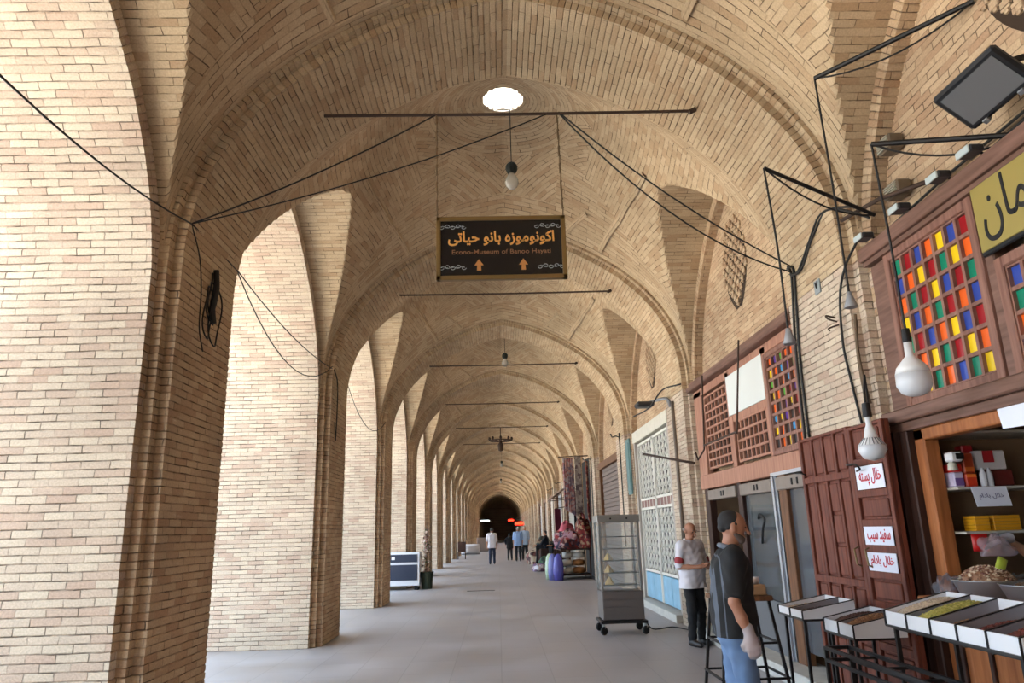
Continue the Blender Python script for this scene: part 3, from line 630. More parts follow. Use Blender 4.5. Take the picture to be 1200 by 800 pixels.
def stand(lb, x0, x1, y_far, y_near, z, bars, group=None, rails=()):
    t = thing('iron_stand', lb, 'stand', ((x0+x1)/2, (y_far+y_near)/2, 0), group); s_ = .022
    for x in (x0, x1):
        for y in (y_far, y_near): mb = MB(); mb.box((x-s_/2, y-s_/2, 0), (x+s_/2, y+s_/2, z)); mb.build('leg', BLK, t)
    mb = MB()
    for zz in (z-s_/2,)+tuple(rails):
        for x in (x0, x1): mb.bar((x, y_far, zz), (x, y_near, zz), s_)
        for y in (y_far, y_near): mb.bar((x0, y, zz), (x1, y, zz), s_)
    mb.build('rail', BLK, t)
    if bars:
        mb = MB()
        for k in range(1, bars): y = y_far+(y_near-y_far)*k/bars; mb.bar((x0, y, z-s_), (x1, y, z-s_), .016)
        mb.build('cross_bar', BLK, t)
    return t
GT = 'white nut trays'
tray('small white two-part tray leftmost of the nut trays', 2.45, 2.88, 6.68, 6.16, .895, .955, 1.03, 2, GT)
stand('thin black iron stand under the leftmost white tray', 2.48, 2.84, 6.62, 6.22, .893, 0, 'iron stands', (.25,))
tray('white two-part tray with brown nuts in front of the panelled door', 2.60, 2.99, 6.42, 5.93, .815, .905, .985, 2, GT) if False else tray('white two-part tray with brown nuts in front of the panelled door', 2.60, 2.99, 6.12, 5.62, .815, .905, .985, 2, GT)
stand('thin black iron stand under the tray of brown nuts', 2.63, 2.95, 6.07, 5.68, .813, 0, 'iron stands', (.22,))
tray('long white five-part tray of nuts and seeds at the shop counter', 2.50, 2.93, 4.93, 3.67, 1.00, 1.085, 1.19, 5, GT)
stand('black iron stand carrying the long five-part tray', 2.53, 2.90, 4.88, 3.72, .998, 5, 'iron stands', (.30,))
stand('low black iron rack with several rails below the long tray', 2.30, 2.47, 5.45, 3.95, .80, 4, 'iron stands', (.71, .35))
SD = {'cream': [(.78, .70, .60), (.70, .62, .55)], 'green': [(.66, .62, .30), (.55, .54, .24), (.74, .68, .40)], 'brown': [(.55, .38, .26), (.68, .52, .36), (.42, .28, .18)],
      'red': [(.42, .20, .17), (.52, .26, .20), (.33, .15, .13)], 'dark': [(.32, .20, .17), (.26, .16, .14)]}
def fill(lb, x0, x1, ya, yb, z0, z1, kind, h_=.02, n=260, name='seeds'):
    heap(name, lb, ((x0+x1)/2, (ya+yb)/2, (z0+z1)/2), (x1-x0)/2-.016, abs(ya-yb)/2-.02, h_, SD[kind], n, .009, True, None, (z1-z0)/(x1-x0))
ys_ = [4.93-(4.93-3.67)*k/5 for k in range(6)]
for k, (kd, z0, z1, h_, nm, cl) in enumerate([('cream', 1.062, 1.160, .03, 'peeled_almonds', 'cream slivered nuts'), ('green', 1.062, 1.158, .035, 'pistachio_kernels', 'green yellow slivered nuts'), ('brown', 1.038, 1.085, .035, 'almonds', 'brown nuts'),
                                          ('red', 1.040, 1.09, .042, 'peanuts', 'red brown nuts'), ('red', 1.045, 1.10, .05, 'jujubes', 'dark red dried fruit')]):
    fill('%s in the %s compartment of the long tray' % (cl, ['far left', 'second', 'middle', 'fourth', 'nearest'][k]), 2.515, 2.915, ys_[k], ys_[k+1], z0, z1, kd, h_, 300, nm)
fill('dark raisins in the left compartment of the door-side tray', 2.61, 2.98, 6.12, 5.87, .875, .945, 'dark', .03, 220, 'raisins'); fill('brown hazelnuts in the right compartment of the door-side tray', 2.61, 2.98, 5.87, 5.62, .88, .95, 'brown', .045, 260, 'hazelnuts')
fill('cream flakes in the left part of the leftmost tray', 2.46, 2.87, 6.68, 6.42, .935, .985, 'cream', .01, 120, 'flakes'); fill('dark red fruit in the right part of the leftmost tray', 2.46, 2.87, 6.42, 6.16, .925, .965, 'dark', .025, 200, 'dried_cherries')

# folded-back panelled door leaves on the pillar
def panel_leaf(name, lb, x, y_far, y_near, z0, z1, rows, cols_, W, extra=None):
    t = thing(name, lb, 'door', (x, (y_far+y_near)/2, z0), 'folded wooden shop doors'); mb = MB(); mb.box((x, y_far, z0), (x+.035, y_near, z1)); mb.build('leaf_board', W, t)
    mb = MB(); fr = .05; wy = y_far-y_near
    mb.box((x-.030, y_far, z0), (x, y_far-fr, z1), bev=.005); mb.box((x-.030, y_near+fr, z0), (x, y_near, z1), bev=.005)
    zs = [z0+(z1-z0)*r for r in rows]
    for z in zs: mb.box((x-.030, y_far-fr, max(z0, z-.03)), (x, y_near+fr, min(z1, z+.03)), bev=.005)
    inner = wy-2*fr
    for k in range(1, cols_): y = y_far-fr-inner*k/cols_; mb.box((x-.028, y+.018, z0), (x, y-.018, z1), bev=.004)
    mb.build('rails', W, t); mb = MB()
    for a, b_ in zip(zs[:-1], zs[1:]):
        for k in range(cols_):
            ya = y_far-fr-inner*k/cols_-.035; yb = y_far-fr-inner*(k+1)/cols_+.035
            splits = [(a+.05, b_-.05)] if not (cols_ == 4 and k == 2 and b_-a > .5) else [(a+.05+i*(b_-a-.08)/3, a+.02+(i+1)*(b_-a-.08)/3) for i in range(3)]
            for za, zb in splits:
                if extra and any(e[0] < (za+zb)/2 < e[1] for e in extra): continue
                mb.box((x-.022, ya-.01, za), (x, yb+.01, zb), bev=.018)
    mb.build('raised_panel', W, t); return t
Lf = panel_leaf('wooden_door', 'dark red panelled wooden door leaf folded flat on the brick pillar', 3.10, 7.32, 6.27, .2, 2.46, [0, .16, .40, .52, .80, .90, 1], 4, W_DOOR) if False else panel_leaf('wooden_door', 'dark red panelled wooden door leaf folded flat on the brick pillar', 3.10, 7.32, 6.27, .18, 2.46, [0, .22, .42, .82, 1], 4, W_DOOR)
sg = [(2.095, 1.905), (1.605, 1.46), (1.40, 1.255)]
L2 = panel_leaf('wooden_door', 'narrow dark red door leaf with three white sign boards', 3.09, 6.25, 5.66, .18, 2.44, [0, .22, .36, .463, .553, .643, .748, .863, 1], 1, W_DOOR, [(1.24, 1.41), (1.44, 1.62), (1.89, 2.11)])
for (a, b_), tx, w_ in zip(sg, ('خلال پسته', 'سفید سیب', 'خلال بادام'), ('top', 'middle', 'bottom')):
    t = thing('sign_board', 'white sign board with red Persian lettering, %s one of three on the door' % w_, 'sign', (3.07, 5.96, b_), 'white sign boards on the narrow door')
    mb = MB(); mb.box((3.062, 6.19, b_), (3.068, 5.74, a), bev=.001); mb.build('board', PAP, t)
    text(fa(tx), .36, (a-b_)*.72, (3.059, 5.955, (a+b_)/2), (0, -1, 0), (0, 0, 1), RED, 'lettering', t, .0015, .006)
for x, y, z in ((3.05, 6.34, 1.36), (3.05, 6.15, 1.36)):
    mb = MB(); mb.tube([(x+.02, y, z+.08), (x-.02, y, z+.06), (x-.02, y-.02, z-.06), (x+.02, y-.02, z-.08)], .008); tag(mb.build('door_hasp', mat('brass_dull', (.45, .38, .26), .4, .7)), 'dull brass hasp hanging on the %s door leaf' % ('panelled' if y > 6.2 else 'narrow'), 'hasp')
mb = MB(); mb.tube(smoothpath([(3.07, 7.30, 2.14), (2.98, 7.25, 2.13), (2.98, 7.12, 2.12), (3.03, 7.12, 2.10)]), .008); tag(mb.build('door_hook', BLK), 'black iron hook on the far edge of the panelled door', 'hook')
mb = MB(); mb.tube(smoothpath([(3.07, 6.22, 2.12), (3.0, 6.2, 2.12), (2.98, 6.02, 2.11), (3.01, 6.0, 2.07), (3.04, 6.12, 2.06)]), .008); tag(mb.build('door_hook', BLK), 'black iron hook above the top white sign board', 'hook')

# ------------------------------------------------------------------ second bay: timber screen over glazed shop
t = thing('timber_screen', 'weathered pink timber screen of lattice, white board and coloured scraps above shop', 'screen', (3.30, 9.6, 2.2))
mb = MB(); X = 3.30
for y0, y1 in ((11.75, 11.33), (10.05, 9.90), (8.62, 8.45), (7.62, 7.5)): mb.box((X-.02, y0, 2.2), (X+.08, y1, 3.75), bev=.008)
mb.box((X-.03, 11.75, 2.2), (X+.1, 7.5, 2.42), bev=.01); mb.box((X-.02, 11.75, 3.66), (X+.1, 7.5, 3.78), bev=.008); mb.box((X-.01, 9.9, 3.03), (X+.06, 8.62, 3.13))
mb.build('frame', W_PINK, t)
mb = MB(); mb.box((X-.13, 11.78, 3.78), (X+.17, 7.48, 3.86), bev=.012); mb.box((X-.08, 11.78, 3.86), (X+.17, 7.48, 3.93)); mb.build('cornice', W_BEAM, t)
def lattice(y0, y1, z0, z1, nc, nr):
    mb = MB(); cw = (y0-y1)/nc
    for i in range(nc+1): y = y0-i*cw; mb.box((X, y-.017, z0), (X+.03, y+.017, z1))
    for j in range(nr+1): z = z0+(z1-z0)*j/nr; mb.box((X-.004, y0, z-.015), (X+.03, y1, z+.015))
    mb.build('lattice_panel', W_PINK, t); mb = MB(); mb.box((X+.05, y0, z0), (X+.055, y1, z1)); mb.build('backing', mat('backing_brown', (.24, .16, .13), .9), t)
lattice(11.25, 10.12, 2.50, 3.60, 6, 9); lattice(9.82, 8.68, 2.48, 3.02, 7, 4)
mb = MB(); mb.box((X-.03, 10.0, 3.12), (X-.015, 8.58, 3.68), bev=.003); o = mb.build('white_board', mat('white_board', (.86, .87, .85), .5), t); o['label'] = 'plain white board fixed over the lattice'
coloured_window('coloured_window', 'tall window patched with torn coloured paper in the timber screen', 8.50, 7.56, 2.42, 3.64,
    ['OPgOO', 'YOLPg', 'gDOLO', 'YOgRP', 'ODPYR', 'LYPDR', 'YODLY', 'DOYDO'], X=3.285, border=.06, bar=.035, irregular=True)
for o_ in bpy.data.objects:
    if o_.name.startswith('coloured_window') and o_.get('label', '').startswith('tall window patched'):
        o_.name = 'paper_window'; o_.parent = t; o_.location = o_.location-t.location; del o_['category']; o_['label'] = 'window patched with torn coloured paper'
t = thing('glazed_shopfront', 'glazed shopfront of brown posts and grey glass doors under the timber screen', 'shopfront', (3.30, 9.6, .16))
for y0, y1, W, nm in ((11.55, 11.35, W_DARK, 'left'), (9.98, 9.82, W_DARK, ''), (8.64, 8.56, GREY, ''), (8.50, 8.28, W_PLAIN, ''), (7.62, 7.50, W_DARK, '')):
    mb = MB(); mb.box((3.27, y0, .16), (3.38, y1, 2.2), bev=.008); mb.build('post', W, t)
mb = MB(); mb.box((3.24, 11.3, 2.02), (3.36, 10.0, 2.17), bev=.01); mb.box((3.24, 9.8, 2.02), (3.36, 8.66, 2.17), bev=.01); mb.box((3.24, 8.5, 2.02), (3.36, 7.62, 2.17), bev=.01); mb.build('lintel_box', mat('grey_timber', (.50, .45, .41), .6, noise=.15), t)
mb = MB()
for y in (10.6, 10.5, 9.2, 9.1, 8.0, 7.85): mb.tube([(3.235, y, 2.06), (3.235, y, 2.13)], .012)
mb.build('hinge', BLK, t)
mb = MB(); mb.box((3.25, 8.66, 2.19), (3.40, 7.55, 2.23)); mb.box((3.25, 8.66, .16), (3.30, 8.60, 2.2)); mb.build('aluminium_trim', mat('aluminium', (.74, .75, .78), .3, .7), t)
GL = mat('shop_glass', (.42, .45, .47), .08, alpha=.34, spec=.8)
GP = mat('shop_glass_grey', (.34, .35, .37), .10, alpha=.78, spec=.8)
mb = MB(); mb.box((3.315, 9.80, .75), (3.325, 8.66, 2.02)); mb.build('glass_pane', GL, t)
mb = MB(); mb.box((3.315, 8.28, .3), (3.325, 7.62, 2.02)); mb.build('glass_pane', GP, t)
mb = MB(); mb.box((3.30, 9.80, .16), (3.34, 8.66, .75), bev=.005); mb.build('kick_panel', mat('grey_panel', (.40, .40, .41), .5), t)
mb = MB(); mb.tube(smoothpath([(3.30, 9.35, 1.72), (3.25, 9.15, 1.76), (3.25, 9.0, 1.70), (3.25, 9.1, 1.58), (3.3, 9.3, 1.42)]), .016); mb.build('handle', BLK, t)
# inside: hanging pictures and boxes seen through the doors
t = thing('wall_picture', 'dark framed picture on the wall inside the glazed shop', 'picture', (6.1, 10.9, 1.6)); mb = MB(); mb.box((4.0, 11.72, 1.55), (4.5, 11.78, 1.95)); mb.build('frame', BLK, t); mb = MB(); mb.box((4.05, 11.70, 1.6), (4.45, 11.72, 1.9)); mb.build('print', mat('print_grey', (.45, .47, .46), .5), t)
for k in range(3):
    t = thing('display_shelf', 'pale display shelf inside the glazed shop, %s one' % ['lower', 'middle', 'upper'][k], 'shelf', (5.5, 9.6, .5+.5*k), 'shelves inside the glazed shop'); mb = MB(); mb.box((5.2, 11, .5+.5*k), (6.15, 8, .53+.5*k)); mb.build('board', W_PLAIN, t)
    mb = MB()
    for j in range(4): mb.box((5.15, 11, .5+.5*k-.02), (5.2, 8, .54+.5*k))
    mb.build('shelf_lip', WHT, t)

# third bay: ornate white gate
t = thing('ornamental_gate', 'tall white scrollwork metal gate with pale blue lower panels', 'gate', (3.25, 15.2, .15))
mb = MB(); mb.box((3.20, 17.0, 3.55), (3.47, 13.45, 3.80), bev=.01); mb.build('header', mat('off_white_band', (.80, .78, .72), .7, noise=.08), t)
mb = MB(); mb.box((3.22, 17.0, .15), (3.40, 16.86, 3.55)); mb.box((3.22, 13.58, .15), (3.40, 13.46, 3.55)); mb.build('door_frame', mat('pale_post', (.68, .64, .60), .6), t)
BACK = mat('gate_backing', (.27, .24, .23), .6); IV = mat('ivory_iron', (.86, .85, .81), .5); LBL = mat('pale_blue_paint', (.52, .70, .80), .5, noise=.15, nscale=5)
for yf, yn in ((16.85, 15.24), (15.20, 13.60)):
    lf = MB(); lf.box((3.33, yf, .7), (3.35, yn, 3.52)); o = lf.build('gate_leaf', BACK, t)
    mb = MB(); mb.box((3.27, yf, .17), (3.33, yf-.06, 3.52)); mb.box((3.27, yn+.06, .17), (3.33, yn, 3.52))
    for z in (.72, 2.02, 2.22, 3.46): mb.box((3.27, yf, z), (3.33, yn, z+.05))
    nc = 5; cw = (yf-yn-.12)/nc
    for k in range(1, nc): mb.box((3.28, yf-.06-k*cw-.015, .75), (3.31, yf-.06-k*cw+.015, 3.46))
    mb.build('bars', IV, o)
    mb = MB()
    for k in range(nc):
        yc = yf-.06-(k+.5)*cw
        for z0, z1, n in ((.80, 2.0, 8), (2.30, 3.44, 8)):
            for j in range(n):
                z = z0+(z1-z0)*j/n; hh = (z1-z0)/n*.8
                for s_ in (-1, 1): mb.bar((3.29, yc, z), (3.29, yc+s_*cw*.40, z+hh), .014, .030); mb.bar((3.29, yc+s_*cw*.40, z+hh), (3.29, yc+s_*cw*.22, z+hh*1.12), .012, .03)
    mb.build('scrollwork', IV, o)
    mb = MB(); mb.box((3.28, yf-.02, .17), (3.33, (yf+yn)/2+.02, .70), bev=.01); mb.box((3.28, (yf+yn)/2-.02, .17), (3.33, yn+.02, .70), bev=.01); q = mb.build('kick_panel', LBL, o); q['label'] = 'pale blue lower panel'
    mb = MB(); mb.box((3.285, yf-.06, 2.07), (3.32, yn+.06, 2.22)); mb.build('lock_rail', mat('brown_rail', (.50, .34, .30), .5), o)
t = tag(thing('teal_shutter', 'narrow teal door leaf beside the far edge of the white gate', 'door', (3.2, 17.25, .15)), None, None)
mb = MB(); mb.box((3.12, 17.5, 2.4), (3.16, 17.06, 3.7), bev=.01); mb.build('leaf', mat('teal_paint', (.33, .47, .47), .5), t); mb = MB(); mb.box((3.10, 17.45, 2.5), (3.12, 17.1, 3.6), bev=.01); mb.build('raised_panel', mat('teal_paint', (.33, .47, .47), .5), t)
# farther bays: shutters and shop openings
SC = [((.42, .36, .33), 'dark brown slatted shutter filling the first shop past the white gate'), None, ((.70, .68, .64), 'pale grey shutter just beyond the hanging carpets'), ((.55, .56, .58), 'grey metal shutter two shops beyond the hanging carpets'),
      ((.76, .73, .68), 'cream shutter three shops beyond the hanging carpets'), ((.50, .46, .42), 'brown grey shutter far along the right wall'), ((.66, .66, .68), 'light steel shutter far along the right wall behind the seated sellers')]
for i, s_ in enumerate(SC):
    if not s_: continue
    k = i+3; yc = P0+PER*(k-.5); c_, lb = s_
    t = thing('slatted_shutter', lb, 'shutter', (3.3, yc, 0), 'closed shop shutters'); mb = MB()
    for j in range(28): mb.box((3.34+.01*(j % 2), yc+1.75, .1+j*.12), (3.40, yc-1.75, .1+j*.12+.11), bev=.006)
    mb.build('slats', mat('shutter%d' % i, c_, .6, noise=.1), t)
    mb = MB(); mb.box((3.26, yc+1.9, .05), (3.44, yc+1.75, 3.55)); mb.box((3.26, yc-1.75, .05), (3.44, yc-1.9, 3.55)); mb.box((3.24, yc+1.9, 3.45), (3.46, yc-1.9, 3.65)); mb.build('frame', W_PLAIN, t)
t = thing('awning', 'small brown slanting awning above the shop beyond the carpets', 'awning', (2.9, 31, 3.4)); mb = MB(); mb.prism([(2.3, 2.95), (3.4, 3.75), (3.4, 3.69), (2.3, 2.89)], lambda p, s_: (p[0], 31.4+s_*3.0, p[1])); mb.build('canopy', mat('awning_brown', (.33, .25, .20), .8), t); mb = MB(); mb.bar((2.35, 31.5, 2.93), (3.4, 31.5, 3.0), .03); mb.bar((2.35, 34.2, 2.93), (3.4, 34.2, 3.0), .03); mb.build('strut', RUST, t)
mb = MB(); mb.box((3.40, 29.3, 0), (3.42, 25.3, 4.2)); struct(mb.build('trim_5', mat('painted_shop_shade', (.08, .07, .07), .9)))  # flat near-black sheet, painted as the shade inside an open shop

# ------------------------------------------------------------------ tie rods, hanging sign, bulbs
ZR = 5.885
ords = ['nearest', 'second', 'third', 'fourth', 'fifth', 'sixth']
for k in range(6):
    y = P0+PER*k; mb = MB(); mb.tube([(CX-1.93, y, ZR), (CX, y, ZR-.01), (CX+1.93, y, ZR)], .016); mb.tube([(CX+1.90, y, ZR-.015), (CX+1.97, y, ZR+.02)], .028)
    tag(mb.build('tie_rod', RUST), '%s iron tie rod spanning the vaulted arcade%s' % (ords[k], ', the museum sign hangs from it' if k == 0 else ', counted from the camera'), 'rod', 'tie rods under the arches')
SY = 6.70
t = thing('hanging_sign', 'black museum direction sign with gold lettering hung from the nearest tie rod', 'sign', (.085, SY, 4.375))
x0, x1, z0, z1 = -.562, .732, 4.04, 4.71
mb = MB(); mb.box((x0+.03, SY-.015, z0+.03), (x1-.03, SY+.015, z1-.03)); mb.build('sign_panel', mat('sign_face_black', (.085, .08, .085), .25), t)
FR = mat('brass_frame', (.50, .40, .24), .4, .5); mb = MB()
for a, b_ in (((x0, z0), (x1, z0+.045)), ((x0, z1-.045), (x1, z1)), ((x0, z0), (x0+.045, z1)), ((x1-.045, z0), (x1, z1))): mb.box((a[0], SY-.03, a[1]), (b_[0], SY+.03, b_[1]), bev=.006)
mb.build('frame', FR, t)
fy = SY-.018
text(fa('اکونوموزه بانو حیاتی'), 1.06, .155, (.085, fy, 4.475), (1, 0, 0), (0, 0, 1), GOLD, 'persian_lettering', t, .002, .024)
text('Econo-Museum of Banoo Hayati', .98, .062, (.085, fy, 4.325), (1, 0, 0), (0, 0, 1), mat('bronze_letters', (.56, .40, .28), .5, .2), 'english_lettering', t, .002, .004)
for x in (-.14, .30):
    mb = MB(); mb.prism([(-.045, -.005), (-.018, -.005), (-.022, -.06), (.022, -.06), (.018, -.005), (.045, -.005), (0, .06)], lambda p, s_: (x+p[0], fy-.002+.003*s_, 4.195+p[1])); mb.build('arrow', mat('bronze_arrow', (.75, .52, .30), .4, .2), t)
SIL = mat('silver_scroll', (.62, .64, .64), .4)
for cx_, cz in ((-.40, 4.60), (.55, 4.60), (-.40, 4.17), (.57, 4.17)):
    mb = MB()
    for k in range(5):
        px = cx_-.11+k*.055; s_ = 1 if k % 2 else -1
        pts = [(px+.024*math.cos(a)*(1-a/9), fy-.003, cz+s_*.006+s_*.020*math.sin(a)*(1-a/9)) for a in np.linspace(0, 5.5, 14)]; mb.tube(pts, .0035, 5)
    mb.tube([(cx_-.12+j*.02, fy-.003, cz+.010*math.sin(j*1.3)) for j in range(13)], .003, 5); mb.build('scroll_ornament', SIL, t)
for x, xt in ((-.555, -.56), (.715, .70)):
    mb = MB(); n = 12
    for j in range(n):
        za, zb = z1+(ZR-z1)*j/n, z1+(ZR-z1)*(j+1)/n; xx = x+(xt-x)*j/n; mb.tube([(xx, SY, za), (xx+.004*(-1)**j, SY, zb-.012)], .010 if j % 2 else .006, 6)
        mb.tube([(xx, SY, zb-.015), (xx, SY, zb+.003)], .012, 6)
    mb.build('hanging_chain', mat('old_rope', (.42, .33, .22), .7), t)
BULB = mat('bulb_glass', (.80, .79, .76), .15, alpha=.55)
for k, y in ((0, 9.655), (2, 21.475), (7, 51.0), (10, 68.8)):
    zt = float(VS(0, .0)); zb = 6.82 if k < 5 else 6.3
    t = thing('pendant_bulb', {0: 'clear bulb with dark socket hanging from the open roof hole', 2: 'dark pendant bulb hanging beyond the second rod', 7: 'tiny dark pendant bulb deep in the arcade below the chandelier', 10: 'tiniest dark pendant bulb far down the arcade'}[k], 'lamp', (CX+.1, y, zb), 'pendant bulbs along the vault')
    mb = MB(); mb.tube([(CX+.1, y, zb+.1), (CX+.1, y+.02, zt+.3)], .006, 6); mb.build('cord', CAB, t)
    mb = MB(); mb.lathe([(.001, .11), (.05, .10), (.085, .06), (.09, 0), (.07, -.05), (.05, -.07), (.001, -.07)], (CX+.1, y, zb), 10); mb.build('socket', mat('burnt_socket', (.12, .14, .12), .8, noise=.3, bump=.01, nscale=30), t)
    mb = MB(); mb.lathe([(.045, -.06), (.06, -.10), (.095, -.17), (.10, -.22), (.08, -.28), (.04, -.315), (.001, -.32)], (CX+.1, y, zb), 18); mb.build('bulb', BULB, t, smooth=True)
t = thing('chandelier', 'dark ring chandelier hanging deep in the arcade', 'chandelier', (CX, 39.2, 6.35)); mb = MB(); mb.tube([(CX, 39.2, 6.2), (CX, 39.2, 8.2)], .02, 6); mb.lathe([(.001, -.55), (.12, -.5), (.16, -.2), (.06, 0), (.001, .05)], (CX, 39.2, 6.35), 10); mb.build('stem', RUST, t)
mb = MB(); mb.tube([(CX+.6*math.cos(a), 39.2+.6*math.sin(a), 6.40) for a in np.linspace(0, 6.283, 25)], .03, 6); [mb.tube([(CX, 39.2, 6.38), (CX+.6*math.cos(a), 39.2+.6*math.sin(a), 6.40)], .02, 6) for a in np.linspace(0, 5.5, 8)]; mb.build('ring', RUST, t)
for a in np.linspace(0, 5.5, 8): mb = MB(); mb.lathe([(.04, 0), (.07, .06), (.05, .16), (.001, .17)], (CX+.6*math.cos(a), 39.2+.6*math.sin(a), 6.42), 8); mb.build('candle_cup', RUST, t)

# ------------------------------------------------------------------ cables
def cable(lb, paths, r=.008, name='cable', cat='cable', m=CAB, group=None):
    if len(paths) == 1:
        mb = MB(); mb.tube(paths[0], r, 6); return tag(mb.build(name, m, smooth=True), lb, cat, group)
    t = thing(name, lb, cat, tuple(paths[0][0]), group)
    for p in paths: mb = MB(); mb.tube(p, r, 6); mb.build('strand', m, t, smooth=True)
    return t
HK = (-2.74, 6.12, 4.43)
cable('thin cable sagging across the bright left brick wall to the first pillar', [sag((-2.80, 1.55, 4.50), HK, .25)], .008)
cable('thin cable rising from the left pillar hook to the left end of the sign rod', [sag(HK, (-.56, SY, ZR), .06)], .008)
cable('thin cable rising from the left pillar hook past the hanging bulb', [sag(HK, (.62, SY, ZR), .10)], .007)
cable('two thin cables from the first left pillar sagging to the second', [sag((-2.74, 7.33, 4.40), (-2.76, 11.95, 4.42), .55), sag((-2.74, 7.33, 4.42), (-2.76, 11.95, 4.38), .12)], .007)
cable('short taut cable along the soffit of the first left pillar', [[HK, (-2.745, 6.8, 4.44), (-2.74, 7.33, 4.41)]], .008)
cable('thin cable from the second left pillar sagging to the third', [sag((-2.76, 13.2, 4.38), (-2.76, 17.9, 4.35), .5)], .007)
cable('pair of long cables from the sign rod down to the right brick pillar', [sag((.72, SY, ZR+.01), (3.13, 7.05, 4.25), .12), sag((.72, SY, ZR), (3.13, 7.08, 4.20), .28)], .009)
t = thing('cable_coil', 'tangled black cable coil hanging on the first left pillar', 'cable', (-2.74, 6.75, 4.0)); fx = -2.742
for k, (yc, zc, ry, rz) in enumerate([(6.72, 3.95, .07, .22), (6.75, 3.90, .05, .25), (6.70, 3.87, .10, .20), (6.80, 3.75, .13, .30), (6.62, 3.74, .10, .26)]):
    mb = MB(); mb.tube([(fx+.004*k+.01*math.sin(a*3), yc+ry*math.cos(a)*(1+.1*math.sin(2*a)), zc+rz*math.sin(a)) for a in np.linspace(0, 6.283, 26)], .008, 5); mb.build('loop', CAB, t, smooth=True)
mb = MB(); mb.tube(smoothpath([(fx+.02, 6.72, 4.20), (fx+.03, 6.74, 4.0), (fx+.02, 6.70, 3.82), (fx+.03, 6.73, 3.66)]), .028, 7); mb.build('bundle', CAB, t, smooth=True)
cable('black cable dropping from the hook beside the tangled coil', [smoothpath([HK, (-2.74, 6.35, 4.2), (-2.74, 6.45, 3.9), (-2.74, 6.48, 3.55), (-2.74, 6.60, 3.35)])], .006)
cable('black cable looping down on the second left pillar', [smoothpath([(-2.74, 12.0, 4.38), (-2.73, 12.25, 4.2), (-2.73, 12.3, 3.7), (-2.73, 12.25, 3.2), (-2.73, 12.15, 3.5)])], .010)
# right pillar
PX = 3.145
cable('two black cables running down the right brick pillar by the timber screen', [smoothpath([(PX, 7.18, 4.30), (PX, 7.12, 4.15), (PX, 7.22, 3.6), (PX, 7.27, 3.1), (PX, 7.30, 2.48)]), smoothpath([(PX, 7.20, 4.28), (PX, 7.05, 4.22), (PX, 7.10, 3.8), (PX, 7.18, 3.2), (PX, 7.20, 2.48)])], .013)
cable('loose black cables sagging over the right brick pillar below the bracket', [smoothpath([(PX, 7.15, 4.20), (PX-.02, 6.9, 4.15), (PX-.02, 6.6, 4.32), (PX-.02, 6.3, 4.48), (PX-.02, 6.0, 4.42), (3.12, 5.6, 4.25)]), smoothpath([(PX, 7.12, 4.17), (PX-.03, 6.8, 4.13), (PX-.02, 6.5, 4.34), (PX-.01, 6.2, 4.47), (PX-.01, 5.9, 4.36), (3.15, 5.5, 4.1)])], .011)
cable('black cable hooking down the right pillar to the folded door', [smoothpath([(PX, 5.75, 3.98), (PX, 6.0, 3.85), (PX-.01, 6.15, 3.62), (PX-.01, 6.22, 3.2), (PX, 6.20, 2.9), (PX, 6.12, 2.47)])], .011)
cable('bundle of pale and black cords hanging down the rough brick rib', [smoothpath([(3.16, 5.98, 3.4), (3.13, 5.97, 3.1), (3.12, 5.93, 2.8), (3.13, 5.90, 2.6)]), smoothpath([(3.17, 6.0, 3.35), (3.14, 6.0, 3.05), (3.13, 5.97, 2.7), (3.12, 5.92, 2.52)])], .014, m=mat('old_cord', (.42, .34, .26), .8))
cable('bundle of cables running along the wall above the timber cornice', [[(3.42, 5.75, 4.08), (3.42, 4.9, 4.14), (3.42, 4.0, 4.16), (3.42, 2.6, 4.2)], [(3.40, 5.72, 4.04), (3.43, 4.8, 4.05), (3.42, 3.9, 4.10), (3.42, 2.6, 4.1)], sag((3.38, 5.8, 4.05), (3.44, 2.6, 4.33), .1), sag((3.36, 5.8, 4.0), (3.40, 3.4, 4.08), .05)], .012)
